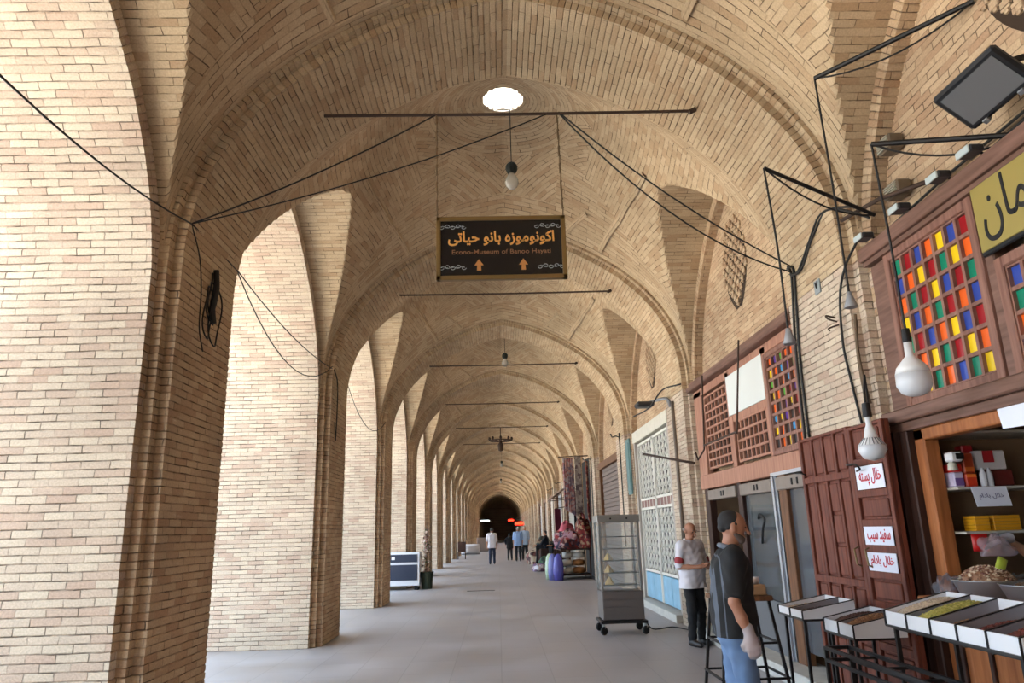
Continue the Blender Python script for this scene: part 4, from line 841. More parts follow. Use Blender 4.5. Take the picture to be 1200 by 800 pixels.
def lamp(kind, lb, a, b_, tip, drop, br=.016):
    t = thing('bracket_lamp', lb, 'lamp', tuple(a), 'bracket lamps on the right wall'); mb = MB(); mb.tube([a, b_], br, 8); mb.build('bracket', BLK, t)
    mb = MB(); mb.tube(sag(a, b_, .12, 10), .008, 6); mb.build('feed_cable', CAB, t)
    mb = MB(); mb.tube(smoothpath([b_, (tip[0], tip[1], (b_[2]+tip[2])/2), tip]), .009, 6); mb.build('drop_cord', CAB, t)
    x, y, z = tip
    if kind == 'socket':
        mb = MB(); mb.lathe([(.001, .0), (.018, 0), (.022, -.03), (.05, -.12), (.045, -.125), (.001, -.11)], (x, y, z), 16); mb.build('socket', mat('grey_socket', (.55, .55, .56), .5), t, smooth=True)
    else:
        s_ = drop
        mb = MB(); mb.lathe([(.001, .12*s_), (.03*s_, .11*s_), (.035*s_, 0), (.001, 0)], (x, y, z), 12); mb.build('socket', BLK, t)
        if kind == 'big':
            mb = MB(); mb.lathe([(.03*s_, .01), (.032*s_, -.11*s_), (.05*s_, -.13*s_), (.11*s_, -.20*s_), (.125*s_, -.25*s_)], (x, y, z), 24); mb.build('lamp_collar', mat('white_plastic', (.88, .88, .88), .35), t, smooth=True)
            mb = MB(); mb.lathe([(.125*s_, -.25*s_), (.128*s_, -.34*s_), (.10*s_, -.40*s_), (.05*s_, -.425*s_), (.001, -.43*s_)], (x, y, z), 24); mb.build('diffuser', mat('opal', (.82, .83, .85), .3), t, smooth=True)
        else:
            mb = MB(); mb.lathe([(.022*s_, .01), (.022*s_, -.06*s_), (.035*s_, -.09*s_), (.05*s_, -.16*s_), (.10*s_, -.22*s_)], (x, y, z), 24); mb.build('lamp_collar', mat('white_plastic', (.88, .88, .88), .35), t, smooth=True)
            mb = MB(); mb.lathe([(.10*s_, -.22*s_), (.105*s_, -.26*s_), (.07*s_, -.32*s_), (.001, -.34*s_)], (x, y, z), 24); mb.build('diffuser', mat('opal', (.82, .83, .85), .3), t, smooth=True)
            mb = MB()
            for k in range(20): an = k*.314; mb.bar((x+.055*s_*math.cos(an), y+.055*s_*math.sin(an), z-.165*s_), (x+.098*s_*math.cos(an), y+.098*s_*math.sin(an), z-.222*s_), .006)
            mb.build('cooling_fin', GREY, t)
lamp('socket', 'grey empty lamp socket hung low from the long sloping bracket at top right', (3.45, 4.27, 5.2), (2.69, 5.16, 5.2), (2.705, 5.16, 3.34), 1, .02)
lamp('socket', 'grey empty lamp socket hanging before the timber screen', (3.17, 5.45, 4.10), (2.231, 5.3, 4.464), (2.26, 5.3, 3.10), 1)
lamp('big', 'large white bulb hanging before the large coloured window', (3.45, 4.1, 4.04), (2.75, 4.62, 4.28), (2.765, 4.62, 2.80), .85, .02)
lamp('small', 'smaller white finned bulb hanging before the top sign board', (3.14, 5.95, 2.62), (2.80, 5.3, 2.72), (2.775, 5.3, 2.40), .95, .008)
cable('horizontal rusty bar carrying cables from the pillar towards the coloured window', [[(3.18, 6.0, 4.30), (3.2, 5.4, 4.22), (3.3, 4.9, 4.12)]], .02, 'iron_bar', 'bar', RUST)
# wall boxes and floodlights
for c, lb in (((3.38, 5.42, 4.72), 'old boxy floodlight above, on wall beside the brick pillar'), ((3.38, 5.42, 4.30), 'small slatted metal box below the old floodlight')):
    t = thing('wall_lamp_box', lb, 'lamp', c); mb = MB(); mb.box((c[0]-.06, c[1]-.10, c[2]-.06), (c[0]+.07, c[1]+.09, c[2]+.07), bev=.015); mb.build('housing', mat('weathered_lamp', (.42, .36, .29), .6, noise=.2), t)
    mb = MB(); 
    for k in range(5): mb.box((c[0]-.075, c[1]-.09, c[2]-.05+k*.022), (c[0]-.06, c[1]+.08, c[2]-.038+k*.022))
    mb.build('slat', mat('pale_slat', (.60, .58, .52), .5), t)
t = thing('floodlight', 'large black floodlight tilted down at the top right', 'lamp', (3.2, 4.05, 4.25))
FC = Vector((3.15, 3.98, 4.30)); fn = Vector((-.55, -.30, -.78)).normalized(); fu = Vector((-.2, 1, -.1)); fu = (fu-fn*fu.dot(fn)).normalized(); fr_ = fu.cross(fn)
M_ = Matrix(((fr_.x, fu.x, fn.x, FC.x), (fr_.y, fu.y, fn.y, FC.y), (fr_.z, fu.z, fn.z, FC.z), (0, 0, 0, 1)))
mb = MB(); mb.box((-.17, -.24, -.03), (.17, .24, .03), M=M_, bev=.02); mb.box((-.12, -.18, -.13), (.12, .18, -.03), M=M_, bev=.03); mb.build('housing', mat('flood_black', (.11, .11, .12), .4), t)
mb = MB(); mb.box((-.13, -.20, .031), (.13, .20, .036), M=M_); mb.build('glass', mat('flood_glass', (.40, .40, .41), .1), t)
for y in (-.13, .13): mb = MB(); mb.box((-.185, y-.02, -.02), (-.15, y+.02, .045), M=M_, bev=.005); mb.build('clip', STEEL, t)
mb = MB(); mb.bar(FC+fu*.2-fn*.05, (3.46, 4.25, 4.45), .03); mb.bar(FC-fu*.2-fn*.05, (3.46, 3.80, 4.45), .03); mb.build('yoke', BLK, t)
t = thing('junction_box', 'flat grey junction plate on the right brick pillar', 'box', (3.155, 6.6, 3.87)); mb = MB(); mb.box((3.15, 6.66, 3.80), (3.164, 6.54, 3.94), bev=.004); mb.build('plate', mat('plate_grey', (.52, .55, .56), .5), t)
mb = MB(); mb.tube([(3.148, 6.62, 3.92), (3.145, 6.60, 3.86), (3.148, 6.57, 3.92)], .008, 6); mb.build('wire_stub', CAB, t)
t = thing('wall_bracket', 'small twisted iron hook sticking out of the right pillar', 'hook', (3.1, 6.3, 3.42)); mb = MB(); mb.tube(smoothpath([(3.165, 6.35, 3.48), (3.08, 6.35, 3.50), (3.05, 6.25, 3.44), (3.10, 6.2, 3.40)]), .009, 6); mb.tube(smoothpath([(3.165, 6.30, 3.40), (3.09, 6.35, 3.38), (3.06, 6.28, 3.34)]), .008, 6); mb.build('hook', RUST, t)
# rods and arms in front of the timber screen
t = thing('hanging_iron_frame', 'thin rusty iron frame hanging in front of the timber screen', 'frame', (3.05, 9.8, 2.9)); mb = MB()
mb.tube([(3.12, 10.6, 3.84), (3.02, 10.5, 2.72)], .012, 6); mb.tube([(3.1, 8.8, 3.92), (3.02, 9.0, 2.75)], .012, 6); mb.tube([(3.02, 10.5, 2.78), (3.02, 9.0, 2.78)], .014, 6); mb.tube([(3.02, 10.5, 2.72), (3.0, 10.8, 2.6), (3.0, 10.9, 2.72)], .012, 6); mb.build('rod', RUST, t)
t = thing('outdoor_lamp_arm', 'grey tubular lamp on an arm above the white gate', 'lamp', (3.1, 13.3, 3.85)); mb = MB(); mb.tube(smoothpath([(3.17, 12.9, 3.75), (3.1, 12.9, 3.9), (2.9, 13.3, 3.92)]), .03, 8); mb.build('arm', GREY, t); mb = MB(); mb.box((2.62, 13.2, 3.82), (2.95, 13.5, 3.92), bev=.03); mb.build('lamp_head', mat('dark_grey_metal', (.22, .22, .23), .4, .4), t)
cable('grey vertical conduit on the second right pillar', [[(3.13, 12.6, 3.8), (3.13, 12.6, 2.4), (3.13, 12.62, .6)]], .03, 'conduit', 'pipe', mat('conduit', (.45, .40, .36), .6))
cable('dark sloping bar sticking out of the second right pillar', [[(3.16, 11.6, 2.62), (2.55, 12.6, 2.88)]], .02, 'iron_bar', 'bar', RUST)
cable('long black wire crossing the second right pillar above the timber screen', [smoothpath([(3.1, 11.8, 3.95), (2.9, 12.3, 3.95), (2.75, 12.8, 3.72), (2.6, 13.5, 3.68)])], .014)
for k in range(2, 7):
    y = P0+PER*k-.7; cable('black cables and hooks at the head of the %s right pillar' % ['third', 'fourth', 'fifth', 'sixth', 'seventh'][k-2], [smoothpath([(3.16, y+.7, 3.9), (2.95, y, 3.85), (2.8, y-.4, 3.78), (2.7, y-.8, 3.8)]), [(3.14, y+.6, 4.0), (3.13, y+.6, 1.2)]], .016)

# ------------------------------------------------------------------ glass display cabinet on castors
cx0, cx1, cy0, cy1 = 1.645, 2.315, 12.25, 12.80
t = thing('display_cabinet', 'tall steel and glass display cabinet on black castor trolley in the aisle', 'cabinet', ((cx0+cx1)/2, (cy0+cy1)/2, 0))
MS = mat('brushed_case', (.56, .56, .55), .35, .6); MSD = mat('brushed_case_dark', (.44, .42, .41), .4, .5)
mb = MB(); mb.box((cx0, cy0, .22), (cx1, cy1, .66), bev=.008); mb.build('base_box', MSD, t)
mb = MB()
for z in (.30, .42, .54): mb.box((cx0+.02, cy0-.006, z), (cx1-.02, cy0, z+.1), bev=.003)
mb.build('vent_panel', MSD, t)
mb = MB(); mb.box((cx0-.02, cy0-.02, 1.74), (cx1+.02, cy1+.02, 1.86), bev=.01); o = mb.build('top_box', MS, t)
for x in (cx0+.2, cx1-.2): mb = MB(); mb.lathe([(.001, 0), (.015, 0), (.015, .02), (.001, .02)], n=10, M=Matrix.Translation((x, cy0-.02, 1.80)) @ Matrix.Rotation(math.pi/2, 4, 'X')); mb.build('screw_cap', BLK, o)
for x in (cx0, cx1-.035):
    for y in (cy0, cy1-.035): mb = MB(); mb.box((x, y, .66), (x+.035, y+.035, 1.74)); mb.build('corner_post', MS, t)
mb = MB(); mb.box((cx0-.01, cy0+.02, .22), (cx0, cy1-.02, 1.74)); 
CG = mat('cabinet_glass', (.80, .84, .84), .04, alpha=.16, spec=.9)
for a, b_ in (((cx0+.035, cy0+.01, .68), (cx1-.035, cy0+.014, 1.73)), ((cx0+.004, cy0+.035, .68), (cx0+.008, cy1-.035, 1.73)), ((cx1-.008, cy0+.035, .68), (cx1-.004, cy1-.035, 1.73)), ((cx0+.035, cy1-.014, .68), (cx1-.035, cy1-.01, 1.73))):
    mb = MB(); mb.box(a, b_); mb.build('glass_pane', CG, t)
for z in (.74, .93, 1.12, 1.31, 1.5):
    mb = MB(); mb.box((cx0+.04, cy0+.04, z), (cx1-.04, cy1-.04, z+.008)); mb.bar((cx0+.04, cy0+.05, z+.012), (cx1-.04, cy0+.05, z+.012), .012); mb.build('wire_shelf', mat('shelf_dark', (.20, .19, .18), .5, .5), t)
mb = MB()
for z in (.19,): mb.box((cx0-.04, cy0-.04, z-.02), (cx1+.04, cy0, z+.02)); mb.box((cx0-.04, cy1, z-.02), (cx1+.04, cy1+.04, z+.02)); mb.box((cx0-.04, cy0, z-.02), (cx0, cy1, z+.02)); mb.box((cx1, cy0, z-.02), (cx1+.04, cy1, z+.02)); mb.box((cx0, cy0+.24, z-.02), (cx1, cy0+.30, z+.02))
mb.build('trolley_frame', BLK, t)
for x in (cx0, cx1):
    for y in (cy0, cy1):
        mb = MB(); mb.box((x-.025, y-.03, .10), (x+.025, y+.03, .17), bev=.005); o = mb.build('castor', STEEL, t)
        mb = MB(); mb.lathe([(.02, -.018), (.062, -.018), (.066, -.01), (.066, .01), (.062, .018), (.02, .018)], n=20, M=Matrix.Translation((x, y-.02, .067)) @ Matrix.Rotation(math.pi/2, 4, 'X') @ Matrix.Rotation(.6, 4, 'Y')); mb.build('wheel', mat('rubber', (.10, .10, .10), .7), o)
for k, z in enumerate((.748, .938, 1.128)):
    mb = MB(); mb.lathe([(.001, 0), (.075, 0), (.07, .03), (.03, .10), (.001, .13)], (cx0+.16, cy0+.2, z), 4 if k else 6)
    tag(mb.build('pastry', mat('pastry', (.80, .66, .38), .7, noise=.2)), 'pale pointed pastry on the %s used shelf of the display cabinet' % ['lowest', 'middle', 'upper'][k], 'pastry', 'pastries in the display cabinet')
cable('black power cord trailing on the floor behind the display cabinet', [smoothpath([(2.36, 12.5, .2), (2.5, 12.6, .03), (2.9, 12.9, .012), (3.1, 12.4, .012)])], .01, 'power_cord', 'cord')
# tall table behind the man
t = thing('tall_table', 'tall black-legged stall table behind the man in the dark shirt', 'table', (1.95, 6.2, 0))
mb = MB(); mb.box((1.74, 5.98, 1.06), (2.16, 6.42, 1.10), bev=.006); mb.build('tabletop', W_PLAIN, t)
for sx, sy in ((-1, -1), (1, -1), (-1, 1), (1, 1)): mb = MB(); mb.bar((1.95+sx*.18, 6.2+sy*.18, 1.06), (1.95+sx*.31, 6.2+sy*.28, 0), .022); mb.build('leg', BLK, t)
mb = MB()
for z, f in ((.75, .22), (.50, .26)):
    for sy in (-1, 1): mb.bar((1.95-f, 6.2+sy*f*.93, z), (1.95+f, 6.2+sy*f*.93, z), .016)
    for sx in (-1, 1): mb.bar((1.95+sx*f, 6.2-f*.93, z), (1.95+sx*f, 6.2+f*.93, z), .016)
mb.build('stretcher', BLK, t)
mb = MB(); mb.box((1.84, 6.0, 1.102), (2.12, 6.3, 1.18), bev=.01); tag(mb.build('cardboard_box', mat('cardboard', (.62, .48, .34), .8)), 'shallow brown cardboard box on the tall stall table', 'box')
pouch('plastic_bag', 'crumpled white plastic bag on the cardboard box on the tall table', (1.98, 6.12, 1.175), .26, .06, .16, (.86, .86, .88), alpha=.9)
# left: cold chest and plant stand
t = thing('drinks_chest', 'white framed chest with two dark panels by the third left pillar', 'chest', (-3.0, 23.0, 0))
mb = MB(); mb.box((-3.75, 22.95, .12), (-2.43, 23.5, 1.09), bev=.01); mb.build('body', mat('chest_white', (.85, .86, .88), .4), t)
for z0_, z1_ in ((.80, 1.03), (.28, .73)): mb = MB(); mb.box((-3.70, 22.93, z0_), (-2.50, 22.95, z1_), bev=.004); mb.build('dark_panel', mat('navy_panel', (.19, .22, .29), .3), t)
mb = MB(); mb.box((-3.28, 22.92, .88), (-3.18, 22.93, .97)); mb.build('label_tag', WHT, t)
for x in (-3.6, -2.53): mb = MB(); mb.box((x-.06, 23.0, 0), (x+.06, 23.45, .12)); mb.build('foot', BLK, t)
t = thing('plant_stand', 'pot of dry flowers and leaves beside the white chest', 'plant', (-2.22, 23.3, 0)); mb = MB(); mb.lathe([(.001, 0), (.16, 0), (.2, .45), (.22, .5), (.001, .48)], (-2.24, 23.3, 0), 14); mb.build('pot', mat('dark_green_pot', (.16, .20, .13), .7, noise=.3), t)
mb = MB()
for k in range(420):
    z = .45+1.35*random.random()**.9; r = .24*(1.15-z/2.2); a = random.uniform(0, 6.28); p = Vector((-2.26+r*math.cos(a)*random.random(), 23.3+r*math.sin(a)*random.random(), z)); s_ = .05
    q = [p+Vector((random.uniform(-s_, s_), random.uniform(-s_, s_), random.uniform(-s_, s_))) for _ in range(3)]; mb.quad(q, [(0, 0)]*3, mi=random.choice([0, 0, 1, 2, 3]))
mb.build('foliage', [mat('f1', (.72, .60, .56), .8), mat('f2', (.45, .30, .28), .8), mat('f3', (.30, .32, .20), .8), mat('f4', (.85, .80, .76), .8)], t)
mb = MB(); mb.tube([(-2.25, 23.3, .45), (-2.25, 23.3, 1.6)], .015); mb.build('stem', W_PLAIN, t)
# floor slot
t = thing('drain_grate', 'thin dark drain slot in the middle of the floor', 'drain', (-.55, 21.9, 0)); mb = MB(); mb.box((-.95, 21.8, .001), (-.15, 21.98, .006)); mb.build('grate', mat('drain_dark', (.22, .20, .20), .7), t)
# far left bits
t = thing('chair', 'brown wooden chair by a far left pillar', 'chair', (-2.35, 47, 0)); mb = MB(); mb.box((-2.6, 46.8, .42), (-2.1, 47.3, .47)); mb.build('seat', W_DARK, t); mb = MB(); mb.box((-2.6, 47.25, .47), (-2.1, 47.3, 1.05)); mb.build('backrest', W_DARK, t)
for x in (-2.58, -2.12):
    for y in (46.82, 47.28): mb = MB(); mb.box((x-.02, y-.02, 0), (x+.02, y+.02, .42)); mb.build('leg', W_DARK, t)
pouch('sack', 'pale white sack slumped on the floor past the far left chair', (-2.2, 56.5, 0), 1.5, .75, .9, (.80, .80, .82), cat='sack')
mb = MB(); mb.box((-1.9, 64, 0), (-.9, 64.8, 1.15), bev=.05); tag(mb.build('crate', mat('crate_brown', (.45, .38, .34), .7)), 'grey brown crate far off at the left of the aisle', 'crate')

# ------------------------------------------------------------------ textile shop in the fifth bay
def blob(name, lb, c, rx, ry, rz, cols, cat='blanket', group=None, bumps=.22, kind=None):
    mb = MB(); n, m = 22, 14; ph = [random.uniform(0, 6) for _ in range(6)]; P = []
    for i in range(n+1):
        a = 2*math.pi*i/n; r = []
        for j in range(m+1):
            b_ = -math.pi/2*.35+(math.pi/2*1.35)*j/m; f = 1+bumps*(math.sin(3*a+ph[0])*math.cos(4*b_+ph[1])+.6*math.sin(7*a+ph[2]+3*b_)*math.cos(b_))
            if i == n: f = 1+bumps*(math.sin(ph[0])*math.cos(4*b_+ph[1])+.6*math.sin(ph[2]+3*b_)*math.cos(b_))
            r.append((c[0]+rx*f*math.cos(a)*math.cos(b_), c[1]+ry*f*math.sin(a)*math.cos(b_), c[2]+max(0, rz*(.3+f*math.sin(b_)*.7)/1.0)))
        P.append(r)
    mb.grid(P, [[(i*.1, j*.1) for j in range(m+1)] for i in range(n+1)])
    return tag(mb.build(name, cols, smooth=True), lb, cat, group, kind)
def pattern(name, cs, s_=5):
    m = bpy.data.materials.new(name); m.use_nodes = True; nt = m.node_tree; b = nt.nodes['Principled BSDF']; b.inputs['Roughness'].default_value = .9
    tc = nt.nodes.new('ShaderNodeTexCoord'); v = nt.nodes.new('ShaderNodeTexVoronoi'); v.inputs['Scale'].default_value = s_; nt.links.new(tc.outputs['Object'], v.inputs['Vector'])
    r = nt.nodes.new('ShaderNodeValToRGB'); r.color_ramp.interpolation = 'CONSTANT'; e = r.color_ramp.elements; e[0].color = (*lin(cs[0]), 1); e[1].position = 1/len(cs); e[1].color = (*lin(cs[1]), 1)
    for k in range(2, len(cs)): q = e.new(k/len(cs)); q.color = (*lin(cs[k]), 1)
    sp = nt.nodes.new('ShaderNodeSeparateColor'); nt.links.new(v.outputs['Color'], sp.inputs[0]); nt.links.new(sp.outputs[0], r.inputs[0]); nt.links.new(r.outputs[0], b.inputs['Base Color']); return m
KIL = pattern('kilim', [(.55, .20, .20), (.72, .62, .60), (.38, .22, .24), (.60, .45, .50), (.25, .22, .30)], 9)
RUG = pattern('red_rug', [(.45, .14, .14), (.50, .18, .16), (.62, .50, .40), (.30, .12, .14)], 14)
t = thing('blanket_rack', 'two-tier dark rack of folded bedding in front of the carpet shop', 'rack', (2.6, 26.4, 0))
for x in (2.12, 3.1):
    for y in (25.6, 27.2): mb = MB(); mb.box((x-.025, y-.025, 0), (x+.025, y+.025, 1.05)); mb.build('leg', W_DARK, t)
for z in (.12, .95): mb = MB(); mb.box((2.1, 25.58, z), (3.12, 27.22, z+.04)); mb.build('shelf', W_DARK, t)
for r in range(3):
    for c_ in range(2):
        x = 2.32+c_*.42; z = .165+r*.25; colr = (.80, .79, .76) if not (c_ == 1 and r < 2) else (.62, .42, .24)
        mb = MB(); mb.lathe([(.001, 0), (.16, .03), (.19, .11), (.16, .2), (.001, .23)], (x, 26.0, z), 14, sx=1.15, sy=1.6)
        tag(mb.build('folded_bedding', mat('bed_%d' % int(colr[0]*100), colr, .9), smooth=True), '%s folded bedding bundle, %s column, %s row of the rack' % ('white' if colr[0] > .7 else 'orange brown', ['left', 'right'][c_], ['bottom', 'middle', 'top'][r]), 'bedding', 'folded bedding in the rack')
blob('blanket_heap', 'heap of red and pink patterned blankets on the bedding rack', (2.45, 26.4, .98), .52, .8, .62, KIL)
blob('blanket_heap', 'dark red rolled carpets piled at the right of the bedding rack', (2.95, 26.2, 1.0), .28, .7, 1.05, RUG, cat='carpet')
blob('blanket_heap', 'pink blanket slung over the back of the heap', (2.45, 27.0, 1.25), .30, .3, .65, mat('pink_wool', (.74, .38, .44), .9), bumps=.15)
for x, y, c_, lb in ((1.98, 25.3, (.35, .34, .68), 'tall blue plastic bag standing on floor by the bedding rack'), (1.82, 25.55, (.42, .44, .70), 'pale blue plastic bag half hidden behind the darker blue one'), (1.74, 25.9, (.72, .80, .68), 'pale green plastic bag leftmost of the bags by the rack')):
    mb = MB(); mb.lathe([(.001, 0), (.15, 0), (.18, .25), (.17, .5), (.13, .72), (.07, .84), (.001, .86)], (x, y, 0), 16); tag(mb.build('plastic_bag', mat('bag_%d' % int(c_[0]*100), c_, .25), smooth=True), lb, 'bag', 'bags by the bedding rack')
def hang(name, lb, x0, x1, y0, y1, ztop, zbot, m, waves=6, amp=.06, cat='carpet'):
    n, k = 40, 14; P = []
    for i in range(n+1):
        u_ = i/n; r = []
        for j in range(k+1):
            v_ = j/k; a = amp*math.sin(u_*waves*6.28+v_)*(.4+.6*v_); r.append((x0+(x1-x0)*u_+a*.3, y0+(y1-y0)*u_+a, ztop-(ztop-zbot)*v_-(.25*u_*v_)))
        P.append(r)
    mb = MB(); mb.grid(P, [[(i*.1, j*.1) for j in range(k+1)] for i in range(n+1)]); o = mb.build(name, m, smooth=True, fix=False)
    md = o.modifiers.new('thick', 'SOLIDIFY'); md.thickness = .015; return tag(o, lb, cat, 'carpets hung outside the carpet shop')
hang('hanging_carpet', 'pink and grey striped carpet hanging over the aisle edge', 2.35, 2.75, 26.2, 26.3, 4.15, 2.35, pattern('pink_grey', [(.62, .40, .42), (.70, .66, .68), (.50, .44, .50), (.74, .60, .58)], 12))
hang('hanging_carpet', 'greyish carpet hanging right of the pink striped one', 2.78, 3.02, 26.3, 26.4, 4.2, 1.6, pattern('grey_mix', [(.66, .62, .60), (.48, .42, .44), (.75, .72, .70)], 10))
hang('hanging_carpet', 'dark blue black cloth hanging below the carpets', 2.75, 3.0, 26.9, 27.0, 3.0, 1.6, mat('dark_cloth', (.12, .13, .17), .9))
hang('hanging_carpet', 'narrow deep red carpet hanging at the edge of the fourth right pillar', 3.02, 3.12, 24.9, 25.2, 3.9, 2.1, RUG, 3)
hang('hanging_carpet', 'maroon gown hanging far along the right wall', 2.65, 2.95, 35, 35.2, 2.6, .9, mat('maroon', (.40, .10, .20), .9), cat='garment')
mb = MB(); mb.tube([(2.7, 35.1, 2.62), (3.4, 35.1, 2.70)], .02, 6); tag(mb.build('hanging_rail', RUST), 'iron rail holding the maroon gown far along the right wall', 'rail')
mb = MB(); mb.tube([(2.2, 26.25, 4.18), (3.3, 26.4, 4.22)], .02, 6); tag(mb.build('hanging_rail', RUST), 'iron rail carrying the hanging carpets', 'rail')
for k, (x, y, rx, ry, rz, cs, lb) in enumerate([(2.2, 32.2, .55, .7, .55, [(.20, .32, .24), (.30, .42, .30), (.18, .22, .2)], 'green heap of cloth on floor beside the seated sellers'), (1.95, 37.5, .55, .7, .75, [(.55, .35, .32), (.66, .60, .52), (.35, .25, .25)], 'heap of red and cream bundles behind the walking pair'),
                                     (2.5, 41, .6, .9, 1.2, [(.62, .56, .48), (.40, .30, .26), (.30, .32, .28)], 'tall heap of bundled goods farthest along the right wall'), (1.65, 31.2, .28, .28, .3, [(.80, .78, .80), (.7, .6, .6), (.5, .4, .5)], 'small pale bundle at the front of the green heap')]):
    blob('goods_heap', lb, (x, y, 0), rx, ry, rz, pattern('heap%d' % k, cs, 6), 'goods')
# red neon and white tube light in the roofed market
def neon(lb, c, w_, h_, col, es, name='neon_sign'):
    t = thing(name, lb, 'light', c, 'lights in the dark market'); mb = MB(); mb.box((c[0]-w_/2, c[1], c[2]-h_/2), (c[0]+w_/2, c[1]+.06, c[2]+h_/2), bev=.02); mb.build('case', BLK, t); mb = MB(); mb.bar((c[0], c[1]+.03, c[2]), (3.2 if c[0] > 0 else -3.2, c[1]+.03, c[2]+.3), .04); mb.build('bracket', BLK, t)
    mb = MB()
    if name == 'neon_sign':
        for k in range(7): xx = c[0]-w_/2*.85+k*w_*.28/1; xx = c[0]-w_*.42+k*w_*.14; mb.tube(smoothpath([(xx, c[1]-.04, c[2]-h_*.3), (xx+w_*.03, c[1]-.04, c[2]+h_*.3), (xx+w_*.09, c[1]-.04, c[2]-h_*.1)]), h_*.09, 6)
    else: mb.tube([(c[0]-w_*.48, c[1]-.04, c[2]), (c[0]+w_*.48, c[1]-.04, c[2])], h_*.3, 8)
    mb.build('glowing_tube', mat('glow_%d%d%d' % tuple(int(q*10) for q in col), col, .5, emit=col, es=es), t); return t
neon('larger red neon shop sign low at the right in the dark market', (2.65, 95, 2.5), 1.2, .55, (1, .10, .04), 4)
neon('smaller red neon shop sign left of the larger one', (1.65, 100, 3.0), .7, .35, (1, .12, .05), 3)
neon('white tube light glowing at the left in the dark market', (-1.9, 104, 3.1), 1.3, .2, (.85, .93, 1), 3, 'tube_light')

# ------------------------------------------------------------------ people
def field(prims, k, res, lo, hi):
    lo = np.array(lo); n = np.ceil((np.array(hi)-lo)/res).astype(int)+1; F = np.full(n, 9.0, np.float32)
    ax = [lo[i]+np.arange(n[i])*res for i in range(3)]
    for p in prims:
        kk = p[-1] if len(p) == 6 else k
        if p[0] == 'c': a, b_ = np.array(p[1]), np.array(p[2]); mr = max(p[3], p[4]); l_, h_ = np.minimum(a, b_)-mr, np.maximum(a, b_)+mr
        else: a = np.array(p[1]); rr = np.array(p[2]); l_, h_ = a-rr.max(), a+rr.max()
        m_ = k+3*res; i0 = np.maximum(0, ((l_-m_-lo)/res).astype(int)); i1 = np.minimum(n, ((h_+m_-lo)/res).astype(int)+2)
        if (i1 <= i0).any(): continue
        X, Y, Z = np.meshgrid(ax[0][i0[0]:i1[0]], ax[1][i0[1]:i1[1]], ax[2][i0[2]:i1[2]], indexing='ij'); Q = np.stack([X, Y, Z], -1)
        if p[0] == 'c':
            d_ = b_-a; L2_ = max(1e-9, d_ @ d_); t_ = np.clip(((Q-a) @ d_)/L2_, 0, 1); D = np.linalg.norm(Q-a-t_[..., None]*d_, axis=-1)-(p[3]+(p[4]-p[3])*t_)
        else: q = (Q-a)/rr; l2 = np.linalg.norm(q, axis=-1); D = (l2-1)*rr.min()*np.where(l2 > 0, 1, 1)
        S_ = F[i0[0]:i1[0], i0[1]:i1[1], i0[2]:i1[2]]; h2 = np.clip(.5+.5*(S_-D)/k, 0, 1); F[i0[0]:i1[0], i0[1]:i1[1], i0[2]:i1[2]] = np.where(S_ > 5, D, S_*(1-h2)+D*h2-k*h2*(1-h2))
    return F, lo, res
def nets(F, lo, res):
    n = np.array(F.shape); c = n-1; acc = np.zeros((*c, 3)); cnt = np.zeros(c); cor = {}
    for i in (0, 1):
        for j in (0, 1):
            for k in (0, 1): cor[i, j, k] = F[i:c[0]+i, j:c[1]+j, k:c[2]+k]
    for a in cor:
        for d_ in range(3):
            if a[d_] == 0:
                b_ = list(a); b_[d_] = 1; b_ = tuple(b_); A_, B_ = cor[a], cor[b_]; m_ = (A_ < 0) != (B_ < 0); t_ = np.where(m_, A_/(A_-B_+1e-12), 0)
                for e in range(3): acc[..., e] += np.where(m_, a[e]+(t_ if e == d_ else 0), 0)
                cnt += m_
    act = cnt > 0; idx = np.full(c, -1); idx[act] = np.arange(act.sum()); I = np.argwhere(act); V = (I+acc[act]/cnt[act][:, None])*res+lo; Fs = []
    for d_ in range(3):
        s0 = [slice(None)]*3; s1 = [slice(None)]*3; s0[d_] = slice(0, -1); s1[d_] = slice(1, None); m_ = (F[tuple(s0)] < 0) != (F[tuple(s1)] < 0); e = np.argwhere(m_); u_, v_ = (d_+1) % 3, (d_+2) % 3
        ok = (e[:, u_] > 0) & (e[:, v_] > 0) & (e[:, u_] < c[u_]) & (e[:, v_] < c[v_]); e = e[ok]; q = []
        for du, dv in ((1, 1), (0, 1), (0, 0), (1, 0)): g = e.copy(); g[:, u_] -= du; g[:, v_] -= dv; q.append(idx[tuple(g.T)])
        q = np.stack(q, 1); neg = F[tuple(e.T)] < 0; q[~neg] = q[~neg][:, ::-1]; Fs.append(q)
    return V, np.vstack(Fs)
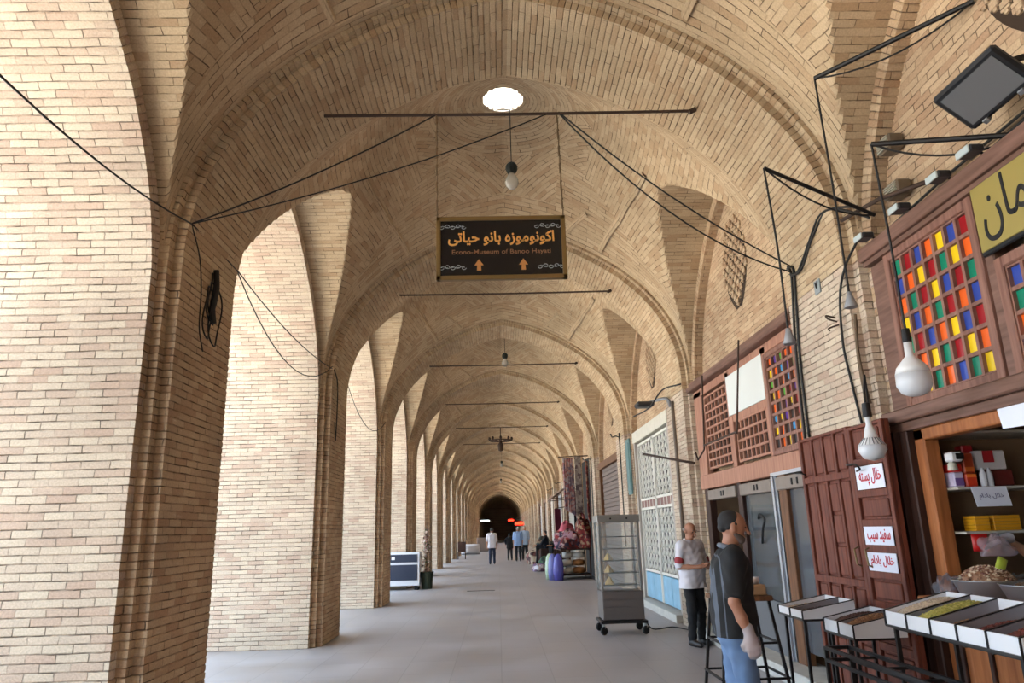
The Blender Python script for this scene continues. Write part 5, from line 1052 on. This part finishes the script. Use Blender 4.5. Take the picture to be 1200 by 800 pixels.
def sdf(name, prims, m, root, k=.03, res=.012, lo=(-.5, -.5, -.02), hi=(.5, .6, 1.9), wrinkle=0, clip=None, label=None):
    P = []
    for p in prims:
        if p[0] == 'c': mr = max(p[3], p[4]); P += [np.array(p[1])-mr, np.array(p[1])+mr, np.array(p[2])-mr, np.array(p[2])+mr]
        else: P += [np.array(p[1])-np.array(p[2]), np.array(p[1])+np.array(p[2])]
    P = np.array(P); lo = P.min(0)-3*res-.01; hi = P.max(0)+3*res+.01
    F, l_, r_ = field(prims, k, res, lo, hi)
    if wrinkle:
        ax = [l_[i]+np.arange(F.shape[i])*res for i in range(3)]; X, Y, Z = np.meshgrid(*ax, indexing='ij'); F += wrinkle*(np.sin(X*31+Z*22+2*np.sin(Y*17))*np.sin(Z*38-Y*20+1.5*np.sin(X*25)))
    if clip is not None: F = np.maximum(F, (clip-(l_[2]+np.arange(F.shape[2])*res))[None, None, :]).astype(np.float32)
    V, Q = nets(F, l_, r_); me = bpy.data.meshes.new(name); me.from_pydata(V.tolist(), [], Q.tolist()); me.materials.append(m); me.polygons.foreach_set('use_smooth', [True]*len(me.polygons)); me.update()
    o = bpy.data.objects.new(name, me); COL.objects.link(o); o.parent = root
    if label: o['label'] = label
    return o
def V3(*a): return np.array(a, float)
def hand_prims(w_, dr, pn, thumb_side, curl=.5):
    """w_ wrist, dr direction of fingers, pn palm normal"""
    dr = dr/np.linalg.norm(dr); pn = pn/np.linalg.norm(pn); sd = np.cross(dr, pn)*thumb_side; out = [('c', w_, w_+dr*.03, .026, .03), ('c', w_+dr*.03+sd*.018, w_+dr*.085+sd*.026, .022, .016), ('c', w_+dr*.03-sd*.018, w_+dr*.085-sd*.028, .02, .014), ('c', w_+dr*.03, w_+dr*.088, .022, .016)]
    for i, (o_, L_) in enumerate(((.030, .068), (.010, .078), (-.011, .072), (-.030, .056))):
        a = w_+dr*.088+sd*o_; d1 = dr*math.cos(curl*.6)+pn*math.sin(curl*.6); b_ = a+d1*L_*.5; d2 = dr*math.cos(curl*1.5)+pn*math.sin(curl*1.5); c_ = b_+d2*L_*.45; out += [('c', a, b_, .0100, .0090), ('c', b_, c_, .009, .0075)]
    a = w_+dr*.03+sd*.03; b_ = a+sd*.03+dr*.03+pn*.01; c_ = b_+dr*.032+pn*.012; out += [('c', a, b_, .014, .0115), ('c', b_, c_, .0105, .0085)]
    return out
def person(lb, loc, rz, H, armR, armL, mats, legs=((.09, .02), (-.09, -.02)), res=.012, belly=0, lean=0, hair='short', torso_w=1, sleeve=.45, head_yaw=0, nod=0, glove=None, beard=None, cap=False, stripe=None, shirt_long=.50, seat=False, mask=None, fine_hand=False, group=None, hem=None, hs=1):
    t = thing('person', lb, 'person', loc, group); t.rotation_euler = (0, 0, rz); s = H/1.75; SK, SHT, TR_, SHO, HR = mats
    zh = .92*s; sz = 1.465*s; nk = V3(0, .0+lean, 1.50*s); hd = V3(0, .03+lean*1.3, 1.635*s)
    shR = V3(.185*s*torso_w, lean, sz-.03); shL = V3(-.185*s*torso_w, lean, sz-.03)
    cy_, sy_ = math.cos(head_yaw), math.sin(head_yaw)
    def hp(x, y, z): y2 = y*math.cos(nod)+z*math.sin(nod); z2 = z*math.cos(nod)-y*math.sin(nod); return hd+V3(x*cy_-y2*sy_, x*sy_+y2*cy_, z2)*s*hs
    B = [('e', hp(0, -.005, .03), V3(.076, .094, .098)*s), ('c', hp(0, .012, -.02), hp(0, .035, -.065), .062*s, .045*s), ('c', hp(0, .088, .018), hp(0, .116, -.022), .010*s, .015*s), ('c', hp(-.025, .078, .035), hp(.025, .078, .035), .012*s, .012*s),
         ('c', hp(-.02, .078, -.052), hp(.02, .078, -.052), .010*s, .010*s), ('e', hp(.076, -.008, .0), V3(.014, .02, .03)*s), ('e', hp(-.076, -.008, .0), V3(.014, .02, .03)*s),
         ('c', hd+V3(0, -.02, -.06), nk-V3(0, .01, .02), .054*s, .058*s), ('c', nk, (shR+nk)/2-V3(0, 0, .02), .05, .05), ('c', nk, (shL+nk)/2-V3(0, 0, .02), .05, .05),
         ('c', shR, shL, .055*s, .055*s), ('c', V3(0, lean, sz-.1), V3(0, 0, zh+.1), .105*s, .11*s), ('c', V3(.06, 0, zh), V3(-.06, 0, zh), .1*s, .1*s)]
    for sh, (el, wr, hdr, pn), sd in ((shR, armR, 1), (shL, armL, -1)):
        el = V3(*el); wr = V3(*wr); B += [('c', sh, el, .046*s, .038*s), ('c', el, (el+wr)/2, .038*s, .037*s), ('c', (el+wr)/2, wr, .037*s, .026*s)]; B += hand_prims(wr, V3(*hdr), V3(*pn), -sd if True else sd)
    hips = (V3(.085*s, 0, zh), V3(-.085*s, 0, zh)); K = []
    for hp_, (dx, dy) in zip(hips, legs):
        an = V3(hp_[0]+dx*.3, dy, .09); kn = (hp_+an)/2+V3(0, .03+max(0, dy)*.2, .02)
        if seat: kn = hp_+V3(dx*.4, .40, .03); an = kn+V3(0, .02, -.40*1)
        K.append((hp_, kn, an)); B += [('c', hp_, kn, .075*s, .052*s), ('c', kn, kn*.6+an*.4, .052*s, .054*s), ('c', kn*.6+an*.4, an, .054*s, .036*s)]
    sdf('body', B, SK, t, k=.018, res=res)
    S_ = [('c', shR+V3(-.03, 0, .0), shL+V3(.03, 0, .0), .078*s, .078*s), ('c', V3(.07*torso_w, lean-.008, sz-.12), V3(.07*torso_w, belly*.5-.006, zh+.15), .138*s, .142*s), ('c', V3(-.07*torso_w, lean-.008, sz-.12), V3(-.07*torso_w, belly*.5-.006, zh+.15), .138*s, .142*s), ('e', V3(0, belly, zh+.2), V3(.17*torso_w, .13+belly, .2)*s),
          ('c', V3(.06*torso_w, .0, zh+.1), V3(.07*torso_w, -.005, zh-.08+.06*(1-shirt_long*2)), .142*s, .15*s), ('c', V3(-.06*torso_w, 0, zh+.1), V3(-.07*torso_w, -.005, zh-.08+.06*(1-shirt_long*2)), .142*s, .15*s), ('c', nk-V3(0, 0, .02), nk-V3(0, 0, .09), .062*s, .1*s)]
    for sh, (el, wr, hdr, pn) in ((shR, armR), (shL, armL)):
        el = V3(*el); wr = V3(*wr); e = sh+(el-sh)*min(1, sleeve*1.8); S_ += [('c', sh, e, .072*s, .066*s)]
        if sleeve > .6: S_ += [('c', el, el+(wr-el)*.9, .06*s, .045*s)]
    sh_o = sdf('shirt', S_, SHT, t, k=.045, res=res, wrinkle=.006, clip=hem if hem else zh-.14)
    col = sdf('collar', [('c', nk+V3(.062*math.cos(a), .062*math.sin(a)-.008, .002-.02*math.sin(a)), nk+V3(.062*math.cos(a+.5), .062*math.sin(a+.5)-.008, .002-.02*math.sin(a+.5)), .018, .018) for a in np.arange(1.9, 7.4, .5)], stripe or SHT, t, k=.01, res=min(res, .012))
    T_ = [('c', V3(.06, -.005, zh), V3(-.06, -.005, zh), .122*s, .122*s)]
    for h_, kn, an in K: T_ += [('c', h_, kn, .098*s, .076*s), ('c', kn, an+V3(0, 0, .02), .074*s, .062*s)]
    sdf('trousers', T_, TR_, t, k=.035, res=res, wrinkle=.007)
    for h_, kn, an in K:
        sdf('shoe', [('c', V3(an[0], an[1]-.03, .045), V3(an[0], an[1]+.15, .035), .044, .036), ('c', an-V3(0, 0, .02), V3(an[0], an[1]+.05, .05), .045, .04)], SHO, t, k=.02, res=min(res, .014))
    if hair == 'short': sdf('hair', [('e', hp(0, -.026, .052), V3(.079, .086, .082)*s), ('c', hp(.068, .01, .03), hp(.066, -.045, .0), .013*s, .014*s), ('c', hp(-.068, .01, .03), hp(-.066, -.045, .0), .013*s, .014*s), ('c', hp(-.03, -.075, .0), hp(.03, -.075, .0), .032*s, .032*s)], HR, t, k=.015, res=min(res, .012))
    if hair == 'fringe': sdf('hair', [('c', hp(.072, -.01, .02), hp(.045, -.07, .01), .012*s, .02*s), ('c', hp(-.072, -.01, .02), hp(-.045, -.07, .01), .012*s, .02*s), ('c', hp(-.045, -.078, .0), hp(.045, -.078, .0), .02*s, .02*s)], HR, t, k=.01, res=min(res, .01))
    if hair == 'scarf': sdf('headscarf', [('e', hp(0, -.015, .03), V3(.092, .105, .115)*s), ('c', hp(0, -.02, -.06), nk, .08, .13)], HR, t, k=.03, res=res)
    if cap: sdf('cap', [('e', hp(0, -.008, .055), V3(.086, .102, .085)*s)], mat('cap_dark', (.20, .22, .20), .8), t, k=.01, res=res)
    for sx in (-1, 1):
        sdf('eye', [('e', hp(.03*sx, .083, .018), V3(.012, .008, .007)*s)], mat('eye_dark', (.10, .07, .06), .3), t, k=.005, res=.004) if res < .012 else None
        if res < .012: sdf('eyebrow', [('c', hp(.015*sx, .094, .042), hp(.046*sx, .083, .042), .005*s, .004*s)], HR, t, k=.005, res=.005)
    if beard: sdf('beard', [('c', hp(.05, .01, -.035), hp(.02, .055, -.072), .02*s, .032*s), ('c', hp(-.05, .01, -.035), hp(-.02, .055, -.072), .02*s, .032*s), ('c', hp(-.022, .088, -.040), hp(.022, .088, -.040), .008*s, .008*s)], beard, t, k=.015, res=.008)
    if mask: sdf('face_mask', [('c', hp(-.03, .07, -.02), hp(.03, .07, -.02), .035*s, .035*s), ('c', hp(-.02, .072, -.05), hp(.02, .072, -.05), .03*s, .03*s)], mask, t, k=.02, res=.008)
    if glove:
        for ar, sd in ((armR, -1), (armL, 1)):
            g = [tuple(list(p[:3])+[p[3]+.0055, p[4]+.0055]) for p in hand_prims(V3(*ar[1]), V3(*ar[2]), V3(*ar[3]), sd)]; g.append(('c', V3(*ar[1])-V3(*ar[2])/np.linalg.norm(ar[2])*.04, V3(*ar[1]), .040, .036)); sdf('glove', g, glove, t, k=.016, res=.006, wrinkle=.001)
    return t, dict(hp=hp, s=s)
SKIN = mat('skin_tan', (.66, .46, .36), .55); SKIN2 = mat('skin_tan_arm', (.68, .48, .37), .55)
BS = mat('shirt_black', (.115, .11, .115), .85); GS = mat('shirt_grey_panel', (.40, .42, .46), .85); JEAN = mat('blue_jeans', (.40, .50, .64), .85, noise=.15, nscale=6); SHOE = mat('dark_shoe', (.12, .10, .10), .5)
def striped_shirt():
    m = bpy.data.materials.new('black_shirt_grey_stripes'); m.use_nodes = True; nt = m.node_tree; b = nt.nodes['Principled BSDF']; b.inputs['Roughness'].default_value = .85
    tc = nt.nodes.new('ShaderNodeTexCoord'); sp = nt.nodes.new('ShaderNodeSeparateXYZ'); nt.links.new(tc.outputs['Object'], sp.inputs[0])
    mr = nt.nodes.new('ShaderNodeMapRange'); mr.inputs[1].default_value = -.25; mr.inputs[2].default_value = .05; nt.links.new(sp.outputs[1], mr.inputs[0])
    r = nt.nodes.new('ShaderNodeValToRGB'); r.color_ramp.interpolation = 'CONSTANT'; e = r.color_ramp.elements; K_ = (*lin((.10, .098, .105)), 1); G_ = (*lin((.34, .36, .40)), 1)
    e[0].color = K_; e[1].position = .36; e[1].color = G_
    for p_, c_ in ((.44, K_), (.55, G_), (.575, K_)): q = e.new(p_); q.color = c_
    nt.links.new(mr.outputs[0], r.inputs[0]); nt.links.new(r.outputs[0], b.inputs['Base Color']); return m
BSP = striped_shirt()
HG = mat('dark_grey_hair', (.15, .14, .14), .8); BEARD = mat('stubble', (.38, .32, .29), .9); GLV = mat('clear_glove', (.85, .84, .86), .25, alpha=.45)
pt, inf = person('man in dark shirt with grey panels and blue jeans, in profile before the trays', (1.65, 5.4, 0), math.radians(-99), 1.735,
    (( .245, -.02, 1.14), (.235, .06, .93), (.0, .2, -1), (-1, .1, 0)), ((-.25, -.03, 1.13), (-.23, .12, .92), (0, .35, -1), (1, .1, 0)),
    (SKIN, BSP, JEAN, SHOE, HG), res=.0085, hem=.90, belly=.005, lean=.02, torso_w=1.02, sleeve=.42, beard=BEARD, glove=GLV, stripe=GS, nod=.12, legs=((.02, .04), (-.02, -.06)))
s_ = inf['s']
WS = mat('white_shirt', (.86, .85, .88), .85); BT = mat('black_trousers', (.09, .09, .10), .85); RB = mat('red_trim', (.62, .22, .25), .7)
pt, inf = person('bald old man in white short-sleeved shirt and black trousers looking down at his hands', (2.80, 10.95, 0), math.radians(-150), 1.68,
    ((.27, .03, 1.08), (.12, .25, 1.08), (-.7, .5, .1), (0, .2, 1)), ((-.27, .03, 1.08), (-.10, .25, 1.08), (.7, .5, .1), (0, .2, 1)),
    (SKIN, WS, BT, SHOE, mat('grey_hair', (.50, .47, .45), .8)), res=.0095, hem=.78, hs=1.12, belly=.03, sleeve=.50, hair='fringe', nod=.35, torso_w=1.0)
for sx in (-1, 1): sdf('cuff_trim', [('c', (sx*.255, .025, 1.17), (sx*.257, .026, 1.155), .066, .066)], RB, pt, k=.01, res=.010, label='red trim on the sleeve')
FA = ((.25, .02, 1.12), (.24, .10, .90), (0, .2, -1), (-1, 0, 0)); FB = ((-.25, -.06, 1.12), (-.24, .04, .88), (0, .2, -1), (1, 0, 0))
person('man in white t-shirt, dark cap and jeans walking away down the aisle', (-.37, 38.8, 0), 0, 1.80, FA, FB, (SKIN2, WS, mat('dark_jeans', (.17, .21, .30), .85), SHOE, HG), res=.018, cap=True, legs=((.10, .14), (-.05, -.16)))
person('man in pale blue shirt and black trousers walking away', (1.05, 41.5, 0), 0, 1.84, FA, FB, (SKIN2, mat('pale_blue_shirt', (.55, .66, .82), .85), BT, SHOE, mat('grey_hair2', (.62, .60, .60), .8)), res=.018, legs=((.08, -.14), (-.05, .14)))
person('person in pale blue shirt walking close beside the man in blue', (1.48, 43.2, 0), 0, 1.88, FA, FB, (SKIN2, mat('pale_blue_shirt2', (.60, .68, .78), .85), BT, SHOE, mat('pale_hair', (.72, .64, .60), .8)), res=.02)
person('person in a dark gown walking left of the man in pale blue', (.62, 43.2, 0), 0, 1.50, FA, FB, (SKIN2, mat('black_gown', (.07, .07, .08), .9), BT, SHOE, mat('black_gown', (.07, .07, .08), .9)), res=.02, hair='scarf', sleeve=.9)
SIT = (((.26, .18, 1.0), (.16, .42, .96), (-.3, 1, 0), (0, 0, -1)), ((-.26, .18, 1.0), (-.16, .42, .96), (.3, 1, 0), (0, 0, -1)))
for (x, y, rz, c_, lb) in ((2.2, 35.2, 1.4, (.08, .09, .13), 'seller in dark clothes sitting low among the cloth heaps'), (2.75, 34.2, 1.9, (.11, .11, .12), 'second seller in black sitting nearer, right of the first')):
    q, _ = person(lb, (x, y, -.45+.0), rz, 1.6, SIT[0], SIT[1], (SKIN2, mat('seller_%d' % int(c_[2]*100), c_, .9), BT, SHOE, HG), res=.02, seat=True, sleeve=.9)
    q.location.z = -.0; mb = MB(); mb.box((x-.28, y-.28, 0), (x+.28, y+.28, .80), bev=.03); tag(mb.build('stool', W_DARK), 'dark stool under the %s' % ('farther seller' if y > 35 else 'nearer seller'), 'stool')
person('shopkeeper in pale mask reaching over the nuts at the right edge', (3.98, 5.03, .03), math.radians(88), 1.74,
    ((.26, .06, 1.28), (.20, .40, 1.47), (-.1, 1, -.15), (0, 0, -1)), ((-.26, .0, 1.15), (-.22, .20, 1.18), (0, 1, 0), (0, 0, -1)),
    (SKIN, mat('teal_grey_shirt', (.48, .60, .58), .85), BT, SHOE, HG), res=.0095, mask=mat('mask_blue', (.80, .87, .93), .8), glove=GLV, sleeve=.5)
blob('plastic_bag', 'clear plastic bag of sweets held over the bowl by the shopkeeper', (3.46, 5.16, 1.39), .10, .08, .13, mat('bag_film_pink', (.66, .56, .58), .12, alpha=.40), cat='bag', bumps=.3)
for k_, (x_, y_, z_) in enumerate([(3.16, 5.28, 1.125), (3.58, 5.2, 1.125)]): blob('plastic_bag', ['crumpled clear plastic bag at the left end of the counter', 'clear plastic bag on the counter behind the nut bowl'][k_], (x_, y_, z_), .09, .08, .13, mat('bag_film_clear', (.52, .52, .56), .12, alpha=.36), cat='bag', bumps=.35)
